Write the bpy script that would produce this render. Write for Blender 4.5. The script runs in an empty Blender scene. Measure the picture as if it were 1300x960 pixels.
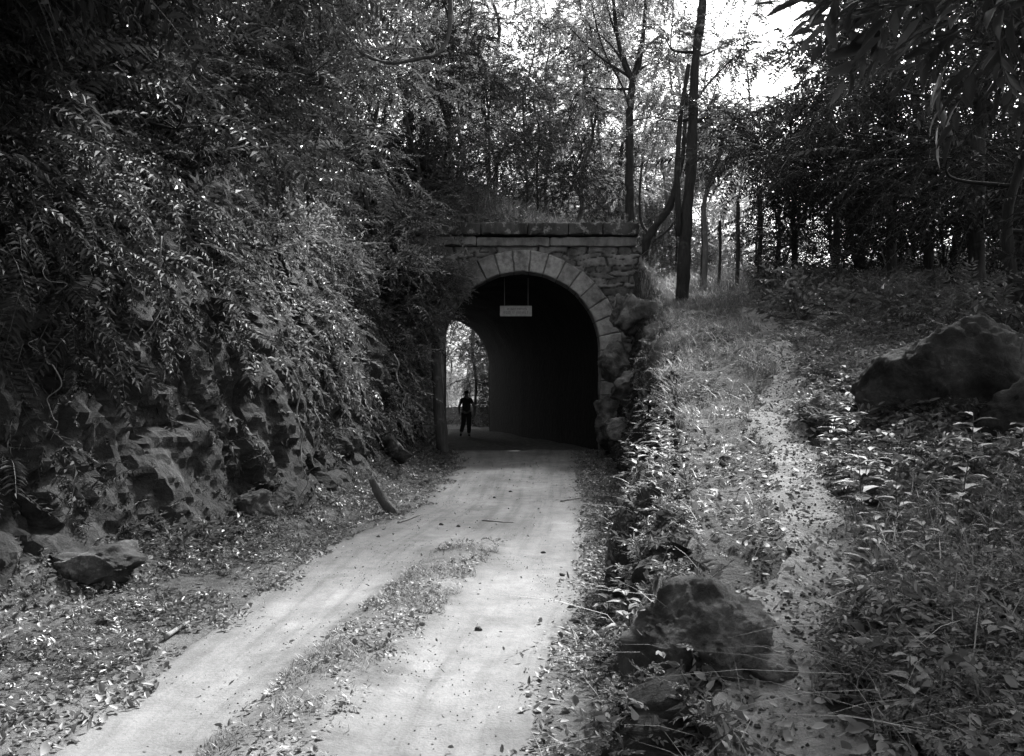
import bpy, bmesh, math, random
import numpy as np
from mathutils import Vector, Matrix
R = math.radians
random.seed(7)
rng = np.random.default_rng(11)
scene = bpy.context.scene
COL = scene.collection
F = 1150.0; EYE = 1.65
def P(px, py, d):
    return np.array([(px-650.0)/F*d, d, EYE+(500.0-py)/F*d])

# ------------------------------------------------------------------ helpers
def tag(o, label=None, cat=None, group=None, kind=None):
    if label: o['label'] = label
    if cat: o['category'] = cat
    if group: o['group'] = group
    if kind: o['kind'] = kind
    return o
def empty(name, loc=(0,0,0), rz=0.0):
    o = bpy.data.objects.new(name, None); COL.objects.link(o)
    o.location = loc; o.rotation_euler = (0,0,rz); o.empty_display_size = 0.2
    return o
def mesh_np(name, V, faces, smooth=False, attrs=None, midx=None):
    """V (n,3); faces: list of int arrays (k, nside)."""
    me = bpy.data.meshes.new(name)
    V = np.asarray(V, dtype=np.float32)
    me.vertices.add(len(V)); me.vertices.foreach_set('co', V.ravel())
    tot = np.concatenate([np.full(len(f), f.shape[1], dtype=np.int32) for f in faces])
    loops = np.concatenate([f.ravel() for f in faces]).astype(np.int32)
    start = np.concatenate([[0], np.cumsum(tot)[:-1]]).astype(np.int32)
    me.loops.add(len(loops)); me.loops.foreach_set('vertex_index', loops)
    me.polygons.add(len(tot)); me.polygons.foreach_set('loop_start', start)
    me.polygons.foreach_set('loop_total', tot)
    if midx is not None: me.polygons.foreach_set('material_index', np.asarray(midx, dtype=np.int32))
    me.update(calc_edges=True)
    me.polygons.foreach_set('use_smooth', np.full(len(tot), bool(smooth)))
    if attrs:
        for k, a in attrs.items():
            at = me.attributes.new(k, 'FLOAT', 'POINT'); at.data.foreach_set('value', np.asarray(a, dtype=np.float32))
    return me
def obj(name, me, mats, parent=None):
    o = bpy.data.objects.new(name, me); COL.objects.link(o)
    for m in (mats if isinstance(mats, (list, tuple)) else [mats]): me.materials.append(m)
    if parent is not None: o.parent = parent
    return o
def hashn(ix, iy, iz, seed):
    h = (ix.astype(np.int64)*374761393 + iy.astype(np.int64)*668265263 + iz.astype(np.int64)*2147483647 + seed*974711) & 0xffffffff
    h = ((h ^ (h >> 13)) * 1274126177) & 0xffffffff
    h = h ^ (h >> 16)
    return (h & 0xffff) / 65535.0
def vnoise(p, seed=0):
    p = np.asarray(p, dtype=float); i = np.floor(p).astype(np.int64); f = p - i
    f = f*f*(3-2*f); r = 0
    for dx in (0,1):
        for dy in (0,1):
            for dz in (0,1):
                w = (f[...,0] if dx else 1-f[...,0])*(f[...,1] if dy else 1-f[...,1])*(f[...,2] if dz else 1-f[...,2])
                r = r + w*hashn(i[...,0]+dx, i[...,1]+dy, i[...,2]+dz, seed)
    return r*2-1
def fbm(p, oct=4, seed=0):
    a = 1.0; r = 0; q = np.asarray(p, dtype=float)
    for k in range(oct):
        r = r + a*vnoise(q, seed+k); q = q*2.03+11.7; a *= 0.5
    return r
def n3(x, y, z=0.0):
    x, y, z = np.broadcast_arrays(np.asarray(x, float), np.asarray(y, float), np.asarray(z, float))
    return np.stack([x, y, z], -1)
def sstep(a, b, x):
    t = np.clip((np.asarray(x, float)-a)/(b-a), 0, 1); return t*t*(3-2*t)
def norm(v):
    return v/np.maximum(np.linalg.norm(v, axis=-1, keepdims=True), 1e-9)
def rdir(n):
    return norm(rng.normal(size=(n, 3)))

# ------------------------------------------------------------------ materials
def newmat(name):
    m = bpy.data.materials.new(name); m.use_nodes = True
    nt = m.node_tree
    for n in list(nt.nodes): nt.nodes.remove(n)
    return m, nt
def L(nt, a, b): nt.links.new(a, b)
def node(nt, t, **kw):
    n = nt.nodes.new(t)
    for k, v in kw.items(): setattr(n, k, v)
    return n
def ramp(nt, src, stops):
    r = node(nt, 'ShaderNodeValToRGB'); e = r.color_ramp.elements
    while len(e) > 1: e.remove(e[-1])
    e[0].position = stops[0][0]; e[0].color = (stops[0][1],)*3+(1,)
    for p, c in stops[1:]:
        q = e.new(p); q.color = (c,)*3+(1,)
    L(nt, src, r.inputs[0]); return r.outputs[0]
def noise(nt, scale, detail=4, rough=.6, vec=None, stretch=None):
    n = node(nt, 'ShaderNodeTexNoise'); n.inputs['Scale'].default_value = scale
    n.inputs['Detail'].default_value = detail; n.inputs['Roughness'].default_value = rough
    if vec is None:
        vec = node(nt, 'ShaderNodeTexCoord').outputs['Object']
    if stretch:
        mp = node(nt, 'ShaderNodeMapping'); mp.inputs['Scale'].default_value = stretch; L(nt, vec, mp.inputs[0]); vec = mp.outputs[0]
    L(nt, vec, n.inputs['Vector']); return n.outputs[0]
def mixc(nt, f, a, b, mode='MIX'):
    m = node(nt, 'ShaderNodeMix', data_type='RGBA', blend_type=mode)
    if isinstance(f, (int, float)): m.inputs[0].default_value = f
    else: L(nt, f, m.inputs[0])
    for i, v in ((6, a), (7, b)):
        if isinstance(v, (int, float)): m.inputs[i].default_value = (v, v, v, 1)
        else: L(nt, v, m.inputs[i])
    return m.outputs[2]
def attr(nt, name):
    a = node(nt, 'ShaderNodeAttribute'); a.attribute_name = name; return a.outputs['Fac']
def finish(nt, col, rough=.9, bump=None, bstr=.5, bdist=.02, spec=.3):
    b = node(nt, 'ShaderNodeBsdfPrincipled'); o = node(nt, 'ShaderNodeOutputMaterial')
    b.inputs['Roughness'].default_value = rough; b.inputs['Specular IOR Level'].default_value = spec
    if isinstance(col, (int, float)): b.inputs['Base Color'].default_value = (col, col, col, 1)
    else: L(nt, col, b.inputs['Base Color'])
    if bump is not None:
        bp = node(nt, 'ShaderNodeBump'); bp.inputs['Strength'].default_value = bstr; bp.inputs['Distance'].default_value = bdist
        L(nt, bump, bp.inputs['Height']); L(nt, bp.outputs[0], b.inputs['Normal'])
    L(nt, b.outputs[0], o.inputs[0]); return b
def m_leaf(name, lo, hi, rough=.38, trans=.35, spec=.5):
    m, nt = newmat(name)
    g = node(nt, 'ShaderNodeNewGeometry')
    c = ramp(nt, g.outputs['Random Per Island'], [(0, lo), (.6, (lo+hi)*.5), (.9, hi), (1, hi*1.35)])
    pn = noise(nt, 1.3, 2)
    c = mixc(nt, 1.0, c, ramp(nt, pn, [(.3, .65), (.7, 1.25)]), 'MULTIPLY')
    b = node(nt, 'ShaderNodeBsdfPrincipled'); b.inputs['Roughness'].default_value = rough
    b.inputs['Specular IOR Level'].default_value = spec
    L(nt, c, b.inputs['Base Color'])
    t = node(nt, 'ShaderNodeBsdfTranslucent'); L(nt, mixc(nt, 1.0, c, 1.4, 'MULTIPLY'), t.inputs[0])
    mx = node(nt, 'ShaderNodeMixShader'); mx.inputs[0].default_value = trans
    L(nt, b.outputs[0], mx.inputs[1]); L(nt, t.outputs[0], mx.inputs[2])
    o = node(nt, 'ShaderNodeOutputMaterial'); L(nt, mx.outputs[0], o.inputs[0])
    return m
def m_bark(name, lo, hi, sc=6):
    m, nt = newmat(name)
    a = noise(nt, sc, 6, .7, stretch=(3, 3, .5)); b = noise(nt, 2.2, 3)
    c = ramp(nt, a, [(.3, lo), (.55, (lo+hi)/2), (.75, hi)])
    c = mixc(nt, ramp(nt, b, [(.58, 0), (.66, .6)]), c, hi*1.8)
    finish(nt, c, .9, a, .8, .03)
    return m
def m_rock(name, lo, hi, lichen=.3, sc=1.0, moss=None):
    m, nt = newmat(name)
    a = noise(nt, 4.5*sc, 10, .72); b = noise(nt, 17*sc, 8, .75); d = noise(nt, 1.7*sc, 5)
    c = ramp(nt, a, [(.3, lo), (.5, (lo+hi)/2), (.72, hi)])
    c = mixc(nt, 1.0, c, ramp(nt, d, [(.38, .4), (.62, 1.5)]), 'MULTIPLY')
    c = mixc(nt, ramp(nt, mixc(nt, .5, b, noise(nt, 1.9*sc, 4)), [(.55, 0), (.62, .8)]), c, lichen)
    h = mixc(nt, .5, a, noise(nt, 34*sc, 8, .8))
    finish(nt, c, .9, h, 1.0, .1)
    return m

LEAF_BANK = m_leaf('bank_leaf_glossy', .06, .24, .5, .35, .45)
LEAF_SHADE = m_leaf('shade_dark_leaf', .013, .042, .6, .25, .18)  # shade of the near-left bank and the wood put into the leaf colour
LEAF_MID = m_leaf('mid_leaf', .05, .12, .4, .35)
LEAF_HAZE = m_leaf('haze_pale_leaf', .14, .3, .45, .6)  # paleness stands in for haze and glow on background leaves
LEAF_STRAW = m_leaf('dry_straw_blade', .14, .4, .55, .25, .3)
LEAF_LOW = m_leaf('undergrowth_leaf', .06, .2, .6, .3, .45)
GRASS = m_leaf('grass_blade', .09, .24, .5, .35, .4)
DEAD = m_leaf('dead_leaf', .08, .27, .6, .15, .3)
TWIG = m_bark('twig_bark', .04, .12, 20)
BARK_DARK = m_bark('dark_bark', .02, .06)
BARK = m_bark('brown_bark', .04, .12)
BARK_PALE = m_bark('pale_bark', .12, .3)
ROCK = m_rock('mossy_boulder', .03, .12, .22)
ROCK_CLIFF = m_rock('cutting_rock', .025, .12, .3)
ROCK_NEAR = m_rock('moss_patched_stone', .045, .19, .3, 1.6)
ROCK_PALE = m_rock('fractured_pale_rock', .05, .24, .36)
WOOD = m_bark('weathered_post_wood', .035, .1, 9)

def m_ground():
    m, nt = newmat('hillside_soil')
    a = noise(nt, 5, 8, .7); b = noise(nt, 28, 5, .7); d = noise(nt, 1.2, 4)
    soil = ramp(nt, a, [(.3, .025), (.5, .055), (.72, .13)])
    rocky = ramp(nt, noise(nt, 2.6, 9, .68, stretch=(1, 1, .45)), [(.32, .02), (.5, .07), (.62, .17), (.72, .32)])
    sand = ramp(nt, d, [(.3, .07), (.7, .14)])
    c = mixc(nt, attr(nt, 'rock'), soil, rocky)
    c = mixc(nt, attr(nt, 'sand'), c, sand)
    c = mixc(nt, ramp(nt, b, [(.62, 0), (.72, .5)]), c, .22)
    finish(nt, c, .95, mixc(nt, .4, a, b), 1.0, .08)
    return m
def m_road():
    m, nt = newmat('packed_pale_dirt')
    a = noise(nt, 1.1, 6, .6, stretch=(1, .45, 1)); b = noise(nt, 45, 4, .7); d = noise(nt, 5.5, 6, .7)
    c = ramp(nt, a, [(.3, .115), (.5, .165), (.7, .225)])
    c = mixc(nt, 1.0, c, ramp(nt, d, [(.3, .8), (.6, 1.06)]), 'MULTIPLY')
    c = mixc(nt, 1.0, c, ramp(nt, b, [(.3, .84), (.6, 1.04)]), 'MULTIPLY')
    cb = node(nt, 'ShaderNodeCombineXYZ'); sp = node(nt, 'ShaderNodeSeparateXYZ'); L(nt, node(nt, 'ShaderNodeTexCoord').outputs['Object'], sp.inputs[0])
    L(nt, attr(nt, 'across'), cb.inputs[0]); L(nt, sp.outputs[1], cb.inputs[1])
    rut = noise(nt, 1, 5, .65, vec=cb.outputs[0], stretch=(16, .22, 1))
    c = mixc(nt, 1.0, c, ramp(nt, rut, [(.35, .72), (.5, 1), (.7, 1.12)]), 'MULTIPLY')
    c = mixc(nt, ramp(nt, noise(nt, 2.4, 8, .75), [(.52, 0), (.7, .6)]), c, .07)
    dark = ramp(nt, noise(nt, 9, 8, .75), [(.35, .04), (.6, .1), (.75, .18)])
    c = mixc(nt, attr(nt, 'soil'), c, dark)
    finish(nt, c, .95, mixc(nt, .5, d, b), .5, .03)
    return m
def m_path():
    m, nt = newmat('trodden_earth')
    a = noise(nt, 6, 8, .7); b = noise(nt, 40, 4, .7)
    c = ramp(nt, a, [(.3, .1), (.5, .17), (.7, .27)])
    c = mixc(nt, ramp(nt, b, [(.6, 0), (.7, .5)]), c, .06)
    finish(nt, c, .95, mixc(nt, .5, a, b), .9, .04)
    return m
GROUND = m_ground(); ROAD = m_road(); PATH = m_path()

def m_masonry(name, base, joint):
    m, nt = newmat(name)
    a = noise(nt, 5, 8, .7); b = noise(nt, 22, 5, .7)
    r = attr(nt, 'tone')
    c = ramp(nt, a, [(.3, base*.55), (.5, base), (.72, base*1.5)])
    c = mixc(nt, 1.0, c, ramp(nt, r, [(0, .5), (1, 1.35)]), 'MULTIPLY')
    c = mixc(nt, attr(nt, 'joint'), c, joint)
    c = mixc(nt, ramp(nt, noise(nt, 1.6, 5, .7), [(.5, 0), (.68, .75)]), c, .035)
    finish(nt, c, .92, mixc(nt, .4, a, b), .8, .035)
    return m
STONE = m_masonry('rubble_masonry', .2, .04)
VOUS = m_masonry('dressed_arch_stone', .3, .12)
def m_cornice(name, lo, hi, spots):
    m, nt = newmat(name)
    a = noise(nt, 2.2, 8, .7, stretch=(1, 1, .5)); b = noise(nt, 4.5, 6, .7)
    c = ramp(nt, a, [(.35, lo), (.6, hi)])
    c = mixc(nt, ramp(nt, b, [(.54, 0), (.62, spots)]), c, .36)
    finish(nt, c, .93, mixc(nt, .4, a, noise(nt, 25, 4)), .7, .03)
    return m
COPING = m_cornice('lichened_coping', .03, .09, .7)
BAND = m_cornice('pale_cement_band', .09, .24, .3)
LINING, _nt = newmat('shade_black_lining'); finish(_nt, ramp(_nt, noise(_nt, 3, 6, .7), [(.3, .003), (.7, .01)]), .95, noise(_nt, 5, 6), .8, .06)  # near-black colour stands in for deep shade inside the tunnel

# ------------------------------------------------------------------ terrain functions
YA = [-40, 0, 4, 6.5, 8, 10, 12.6, 16, 21, 25.8, 60]
TLv = [-5, -4.6, -4.0, -3.7, -3.2, -2.6, -2.15, -1.95, -1.85, -2.05, -2.05]
def TL(y): return np.interp(y, YA, TLv)
def RL(y): return np.interp(y, [-40, 3, 5, 6, 8, 9.5, 11.5, 13.5, 20, 26, 60], [-2.2, -2.15, -2.17, -2.12, -2.1, -2.05, -1.65, -1.35, -1.3, -1.6, -1.6])
def RR(y): return np.interp(y, [-40, 3, 5, 6.8, 10.5, 14, 19, 26, 60], [-.1, .0, .2, .5, .88, 1.12, 1.4, 1.85, 1.85])
def WR(y): return np.interp(y, [-40, 0, 3, 5, 10, 15, 20, 25.8, 60], [.45, .45, .55, .82, 1.55, 2.15, 2.5, 2.65, 2.65])
def ER(y): return np.interp(y, [-40, 0, 3, 5, 10, 15, 20, 25.8, 60], [.65, .65, .72, .98, 1.85, 2.75, 3.55, 4.3, 4.3])
def ZT(y):
    z = -.09+.17*np.clip(y, 3.0, 33)
    return z*(1-sstep(36, 62, y))
def Hbase(x, y):
    x = np.asarray(x, float); y = np.asarray(y, float)
    tl = TL(y); wr = WR(y); er = ER(y)
    s = tl-x
    wob = .35*fbm(n3(x*.5, y*.35), 3, 5)
    left = np.interp(s+wob*sstep(.6, 1.5, s), [0, .8, 1.25, 2.1, 8, 30, 200], [0, .45, 2.6, 4.2, 11.0, 17, 30])
    t = (x-wr)/np.maximum(er-wr, .05)
    zt = ZT(y)
    right = zt*sstep(0, 1, t)+.12*np.clip(x-er-1, -1, 25)*sstep(.5, 2, t)
    z = np.where(x < tl, left, np.where(x < wr, 0, right))
    # hill over the tunnel
    over = np.interp(x, [-3, 3.5, 5.2, 30], [6.45, 6.38, 4.9, 6.2])+.04*np.clip(y-27, 0, 8)+np.interp(x, [-9, -2.5, 0, 2.5, 3.6], [4.6, 2.6, 1.1, .2, 0])*sstep(26.6, 30.5, y)
    rt = zt+.12*np.clip(x-er-1, -1, 25)
    over = np.where(x > 3.6, np.maximum(rt, np.interp(x, [3.6, 4.2, 5.2], [5.9, 4.9, 0])), over)
    leftb = np.interp(s+wob, [0, .8, 1.25, 2.1, 8, 30, 200], [0, .45, 2.6, 4.2, 11.0, 17, 30])
    hill = np.where(x < 3.6, np.maximum(over, leftb), over)
    blend = np.where(x > 3.65, sstep(24.2, 26.6, y), (y > 26.15).astype(float))
    z = z*(1-blend)+hill*blend
    # behind
    fall = 1-sstep(41.6, 62, y)*np.where(x < -16, .3, 1.0)
    z = z*fall
    ex = np.where(x > -.9, (x+.9)*1.3, np.where(x < -17, (-17-x)*.7, 0))
    z = np.where(y > 41.4, np.minimum(z, np.maximum(ex, 0)), z)
    return z
def H(x, y):
    x = np.asarray(x, float); y = np.asarray(y, float)
    z = Hbase(x, y)
    inroad = ((x > RL(y)-.1) & (x < RR(y)+.1) & (y < 26)).astype(float)
    amp = np.where(inroad > 0, .0, 1.0)
    steep = sstep(.3, 1.5, z)
    z = z+amp*(.04*fbm(n3(x*1.5, y*1.5), 3, 9)+steep*.16*fbm(n3(x*.9, y*.9), 4, 21))
    # wheel ruts and the low hump between them
    cx = medx(y)
    hump = np.exp(-((x-cx)/.33)**2)*(1-sstep(8.8, 10.5, y))*.07
    crown = .02*fbm(n3(x*1.2, y*.5), 3, 31)
    z = z+inroad*(hump+crown)
    return z
def medx(y): return np.interp(y, [0, 4, 5.6, 7.5, 9.5, 12], [-1.35, -1.12, -.98, -.72, -.42, -.3])

def axis(lst):
    out = []
    for a, b, st in lst:
        out += list(np.arange(a, b-1e-6, st))
    return np.array(out+[lst[-1][1]])
gx = axis([(-260, -60, 20), (-60, -20, 4), (-20, -9, .6), (-9, -5, .2), (-5, 5, .09), (5, 10, .2), (10, 24, .6), (24, 60, 4), (60, 260, 20)])
gy = axis([(-60, -4, 4), (-4, 2, .5), (2, 14, .1), (14, 26.0, .14), (26.0, 26.3, .3), (26.3, 36, .3), (36, 41.3, .5), (41.3, 41.5, .2), (41.5, 60, .7), (60, 100, 5), (100, 420, 32)])
GX, GY = np.meshgrid(gx, gy)
GZ = H(GX, GY)
nx, ny = len(gx), len(gy)
TVX, TVY, TVZ = GX.copy(), GY.copy(), GZ.copy()
# craggy sideways displacement where the ground is a face
dzdx = np.abs(np.gradient(GZ, gx, axis=1))
stp = sstep(.8, 2.5, dzdx)*(np.abs(GX) < 14)
pt = np.stack([GX*.6, GY*.8, GZ*.9], -1)
cr = fbm(pt, 5, 41)
ridg = np.abs(fbm(np.stack([GX*.5, GY*1.4, GZ*.5], -1), 4, 47))
TVX = TVX+stp*(.28*cr-.25*ridg)
leftface = (GX < TL(GY)-.4)*(GX > TL(GY)-3.2)*(GY < 25.8)*(GZ < 5)*(GZ > .3)
TVX = TVX-.4*leftface*sstep(.3, .9, GZ)
TVY = TVY+stp*.15*fbm(pt+9, 4, 43)*(GY < 25)
V = np.stack([TVX, TVY, TVZ], -1).reshape(-1, 3)
iy, ix = np.meshgrid(np.arange(ny-1), np.arange(nx-1), indexing='ij')
fa = (iy*nx+ix).ravel()
quads = np.stack([fa, fa+1, fa+nx+1, fa+nx], -1)
fcx = ((GX[:-1, :-1]+GX[1:, 1:])/2).ravel(); fy0 = GY[:-1, :-1].ravel(); fy1 = GY[1:, 1:].ravel()
kill = (fy0 < 26.2) & (fy1 > 26.1) & (fcx > -2.3) & (fcx < 2.8)
kill |= (fy0 < 41.45) & (fy1 > 41.35) & (fcx > -5.9) & (fcx < -.7)
quads = quads[~kill]
rockm = np.clip(stp*1.2*(.6+cr), 0, 1)*(GZ < 5.5)
dR = np.minimum(np.abs(GX-RL(GY)), np.abs(GX-RR(GY)))
sandm = ((GX > RL(GY)-.35) & (GX < RR(GY)+.25) & (GY < 45)) * (1-sstep(.0, .3, dR+.0)*0)
sandm = np.clip(sandm*(.75+.6*fbm(np.stack([GX*3, GY*3, GZ], -1), 3, 3)), 0, 1)*((GY < 26) | (GY > 41.4))
me = mesh_np('ground', V, [quads], smooth=True, attrs={'rock': rockm.ravel(), 'sand': sandm.ravel()})
ground = tag(obj('ground', me, GROUND), 'dark soil and rock hillside cut by the dirt track', 'ground', kind='structure')

# triangle sampler on the ground
TA, TB, TC, TD = V[quads[:, 0]], V[quads[:, 1]], V[quads[:, 2]], V[quads[:, 3]]
QN = np.cross(TC-TA, TD-TB); QA = np.linalg.norm(QN, axis=1)*.5; QN = norm(QN)
QC = (TA+TB+TC+TD)/4
def sample(n, mask_fn):
    w = QA*mask_fn(QC[:, 0], QC[:, 1], QC[:, 2]); w = np.where(np.isfinite(w), w, 0)
    c = np.cumsum(w); i = np.searchsorted(c, rng.random(n)*c[-1]); i = np.minimum(i, len(c)-1)
    u, v = rng.random((2, n)); u = u[:, None]; v = v[:, None]
    p = (TA[i]*(1-u)+TB[i]*u)*(1-v)+(TD[i]*(1-u)+TC[i]*u)*v
    return p, QN[i]

# ------------------------------------------------------------------ road and path sheets
def strip(name, ys, l, r, nu, mat, lift, attrfn=None, labels=None, zfn=None, edge=.06):
    U = np.linspace(0, 1, nu)
    X = l(ys)[:, None]*(1-U)+r(ys)[:, None]*U
    Y = np.repeat(ys[:, None], nu, 1)
    e = edge*fbm(n3(X*3, Y*3), 4, 61)
    X = X+e*(np.abs(U-.5)*2)**4
    Z = (zfn or H)(X, Y)+lift
    ed = np.minimum(U, 1-U)*2
    Z = Z-.03*(1-sstep(0, .05, ed))[None, :]
    V = np.stack([X, Y, Z], -1).reshape(-1, 3); m = len(ys)
    a, b = np.meshgrid(np.arange(m-1), np.arange(nu-1), indexing='ij'); f = (a*nu+b).ravel()
    q = np.stack([f, f+1, f+nu+1, f+nu], -1)
    me = mesh_np(name, V, [q], smooth=True, attrs={k: fn(X, Y, U).ravel() for k, fn in (attrfn or {}).items()})
    return tag(obj(name, me, mat), *labels, kind='structure')
def soilmask(X, Y, U):
    c = np.exp(-((X-medx(Y))/.36)**4)*(1-sstep(8.2, 10.5, Y+0*X))
    n = fbm(n3(X*3.5, Y*2.5), 4, 71)
    ed = 1-sstep(0, .14, np.minimum(U, 1-U)[None, :]+.06*n+.02)
    return np.clip(np.clip(c*(1.1+n*.9), 0, 1)+ed*.6+.25*sstep(.15, .6, n), 0, 1)
strip('road', np.concatenate([np.arange(-6, 2, .5), np.arange(2, 26.1, .06)]), RL, RR, 90, ROAD, .012,
      {'soil': soilmask, 'across': lambda X, Y, U: U[None, :]+0*X}, ('pale packed dirt track leading into the tunnel', 'road'))
# tunnel geometry
CXN, CXF = .27, -3.3; Y0, Y1 = 25.85, 41.45
RAD = 2.25; SPR = 2.88
def tcx(y):
    t = np.clip((y-Y0-.75)/(Y1-Y0-1.3), 0, 1); return CXN+(CXF-CXN)*t-.25*np.sin(np.clip(t, 0, 1)*math.pi)*-1*0
strip('tunnel_floor', np.arange(25.98, 41.6, .2), lambda y: tcx(y)-2.3, lambda y: tcx(y)+2.3, 30, GROUND, .0,  # dark soil material stands in for the shade on the tunnel floor
      {'soil': lambda X, Y, U: np.clip(.55+.5*fbm(n3(X*2, Y*1.2), 3, 5), 0, 1)}, ('dirt floor running through the tunnel, coloured dark for its shade', 'floor'),
      zfn=lambda X, Y: .012+.03*fbm(n3(X, Y*.6), 3, 8))
strip('road_beyond', np.arange(41.45, 62, .4), lambda y: tcx(41.45)-2.1-.05*(y-41)**1.7, lambda y: tcx(41.45)+2.0-.05*(y-41)**1.7, 24, ROAD, .02,
      {'soil': lambda X, Y, U: .2+0*X}, ('bright dirt track beyond the far tunnel mouth', 'road'))
def pc(y): return .11*np.sin(np.asarray(y)*1.15+.6)+.05*np.sin(np.asarray(y)*2.7)+np.interp(y, [-5, 3, 3.6, 5, 7, 9, 11, 14, 18, 22, 27, 33], [.95, 1.0, 1.12, 1.62, 2.2, 2.75, 3.3, 4.1, 5.0, 5.8, 7.2, 8.6])
def pw(y): return np.interp(y, [-5, 3.5, 6, 12, 20, 33], [.33, .31, .26, .27, .33, .4])
strip('path', np.arange(1, 31, .07), lambda y: pc(y)-pw(y), lambda y: pc(y)+pw(y), 26, PATH, .02, None,
      ('narrow trodden footpath climbing the right bank', 'path'), edge=.2)


def worley(p, seed):
    i = np.floor(p).astype(np.int64); best = np.full(p.shape[:-1], 9.); sec = best.copy(); val = np.zeros(p.shape[:-1])
    for dx in (-1, 0, 1):
        for dy in (-1, 0, 1):
            for dz in (-1, 0, 1):
                c = i+np.array([dx, dy, dz]); j = np.stack([hashn(c[..., 0], c[..., 1], c[..., 2], seed+q) for q in range(3)], -1)
                d = np.linalg.norm(p-(c+.15+.7*j), axis=-1); h_ = hashn(c[..., 0], c[..., 1], c[..., 2], seed+7)
                n_ = d < best; sec = np.where(n_, best, np.minimum(sec, d)); val = np.where(n_, h_, val); best = np.where(n_, d, best)
    return best, sec-best, val
def face(name, ys, us, xf, zf, out, mat, label, scale, amp, seed, taper):
    Y, U = np.meshgrid(ys, us, indexing='ij'); X = xf(Y, U); Z = zf(Y, U)
    p = np.stack([X, Y, Z], -1); q = (p+.25*np.stack([fbm(p*1.5, 3, seed), fbm(p*1.5+5, 3, seed+1), fbm(p*1.5+9, 3, seed+2)], -1))*scale
    _, gap, val = worley(q, seed); _, gap2, val2 = worley(q*2.3+4, seed+20)
    d = (val-.35)*amp+(val2-.5)*amp*.35-.3*amp*(1-sstep(0, .12, gap))-.12*amp*(1-sstep(0, .12, gap2))+.3*amp*fbm(p*2.6, 5, seed+30)+.13*amp*fbm(p*11, 4, seed+31)
    d = d*taper(U)
    X = X+out*d; Z = Z-.1*np.abs(d)
    V = np.stack([X, Y, Z], -1).reshape(-1, 3); m, n = Y.shape
    a, b = np.meshgrid(np.arange(m-1), np.arange(n-1), indexing='ij'); f = (a*n+b).ravel()
    qd = np.stack([f, f+1, f+n+1, f+n], -1)
    if out < 0: qd = qd[:, ::-1]
    me = mesh_np(name, V, [qd], smooth=False); return tag(obj(name, me, mat), label, 'rock face', kind='structure')
HS, SS = [0, .3, .6, 1.2, 2.6, 4.2, 5.2], [.25, .5, .72, .9, 1.15, 2.0, 2.7]
def m_cliff():
    m, nt = newmat('dark_streaked_cliff')
    a = noise(nt, 2.4, 9, .7); b = noise(nt, 13, 6, .7); st_ = noise(nt, 2.3, 6, .65, stretch=(1, 1.3, .28)); d = noise(nt, .8, 4)
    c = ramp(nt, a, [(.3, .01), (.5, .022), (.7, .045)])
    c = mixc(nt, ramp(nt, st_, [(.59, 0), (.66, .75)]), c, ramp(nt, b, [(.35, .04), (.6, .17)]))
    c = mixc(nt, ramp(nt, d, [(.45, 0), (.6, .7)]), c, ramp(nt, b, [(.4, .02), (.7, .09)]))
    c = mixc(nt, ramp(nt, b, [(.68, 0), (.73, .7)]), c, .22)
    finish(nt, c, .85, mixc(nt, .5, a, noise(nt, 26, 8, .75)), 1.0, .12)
    return m
CLIFF = m_cliff()  # very dark rock with paler vertical streaks
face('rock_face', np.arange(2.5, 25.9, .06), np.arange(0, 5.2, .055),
     lambda Y, U: TL(Y)-np.interp(U-.3*fbm(n3(0, Y*.6, 0), 3, 5)*sstep(.3, 1, U), HS, SS)+.06, lambda Y, U: U+0*Y, 1, CLIFF, 'dark streaked rock face of the cutting along the left bank', np.array([1.5, 1.0, .75]), .27, 301,
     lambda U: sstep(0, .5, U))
face('bank_wall', np.arange(2.2, 25.6, .05), np.linspace(0, 1, 80),
     lambda Y, U: WR(Y)+(ER(Y)-WR(Y))*U**1.8-.05, lambda Y, U: ZT(Y)*U+.0, -1, CLIFF, 'rocky wall of the right bank between the track and the footpath', np.array([1.6, 1.3, 1.5]), .34, 331,
     lambda U: sstep(0, .1, U)*(1-.7*sstep(.85, 1, U)))

# ------------------------------------------------------------------ leaves / sprays / tubes
def leaf_arrays(B, A, N, Ln, W, full=False, fold=.25, droop=.15):
    A = norm(A); S = norm(np.cross(A, N)); N = np.cross(S, A)
    Ln = Ln[:, None]; W = W[:, None]; n = len(B)
    if not full:
        v = np.stack([B, B+A*Ln*.42+S*W*.5+N*W*fold, B+A*Ln-N*Ln*droop, B+A*Ln*.42-S*W*.5+N*W*fold], 1)
        b = np.arange(n)[:, None]*4
        f = np.concatenate([b+np.array([[0, 2, 1]]), b+np.array([[0, 3, 2]])])
        return v.reshape(-1, 3), [f]
    m1 = B+A*Ln*.3; m2 = B+A*Ln*.66-N*Ln*droop*.35; tip = B+A*Ln-N*Ln*droop
    v = np.stack([B, m1, m2, tip, m1+S*W*.5+N*W*fold, m2+S*W*.42+N*W*fold*.8, m1-S*W*.5+N*W*fold, m2-S*W*.42+N*W*fold*.8], 1)
    b = np.arange(n)[:, None]*8
    t = np.concatenate([b+np.array([[0, 1, 4]]), b+np.array([[0, 6, 1]]), b+np.array([[5, 2, 3]]), b+np.array([[3, 2, 7]])])
    q = np.concatenate([b+np.array([[4, 1, 2, 5]]), b+np.array([[1, 6, 7, 2]])])
    return v.reshape(-1, 3), [t, q]
def frames(D, U):
    X = norm(D); Y = norm(np.cross(U, X)); Z = np.cross(X, Y)
    return np.stack([X, Y, Z], -1)     # columns
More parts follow.
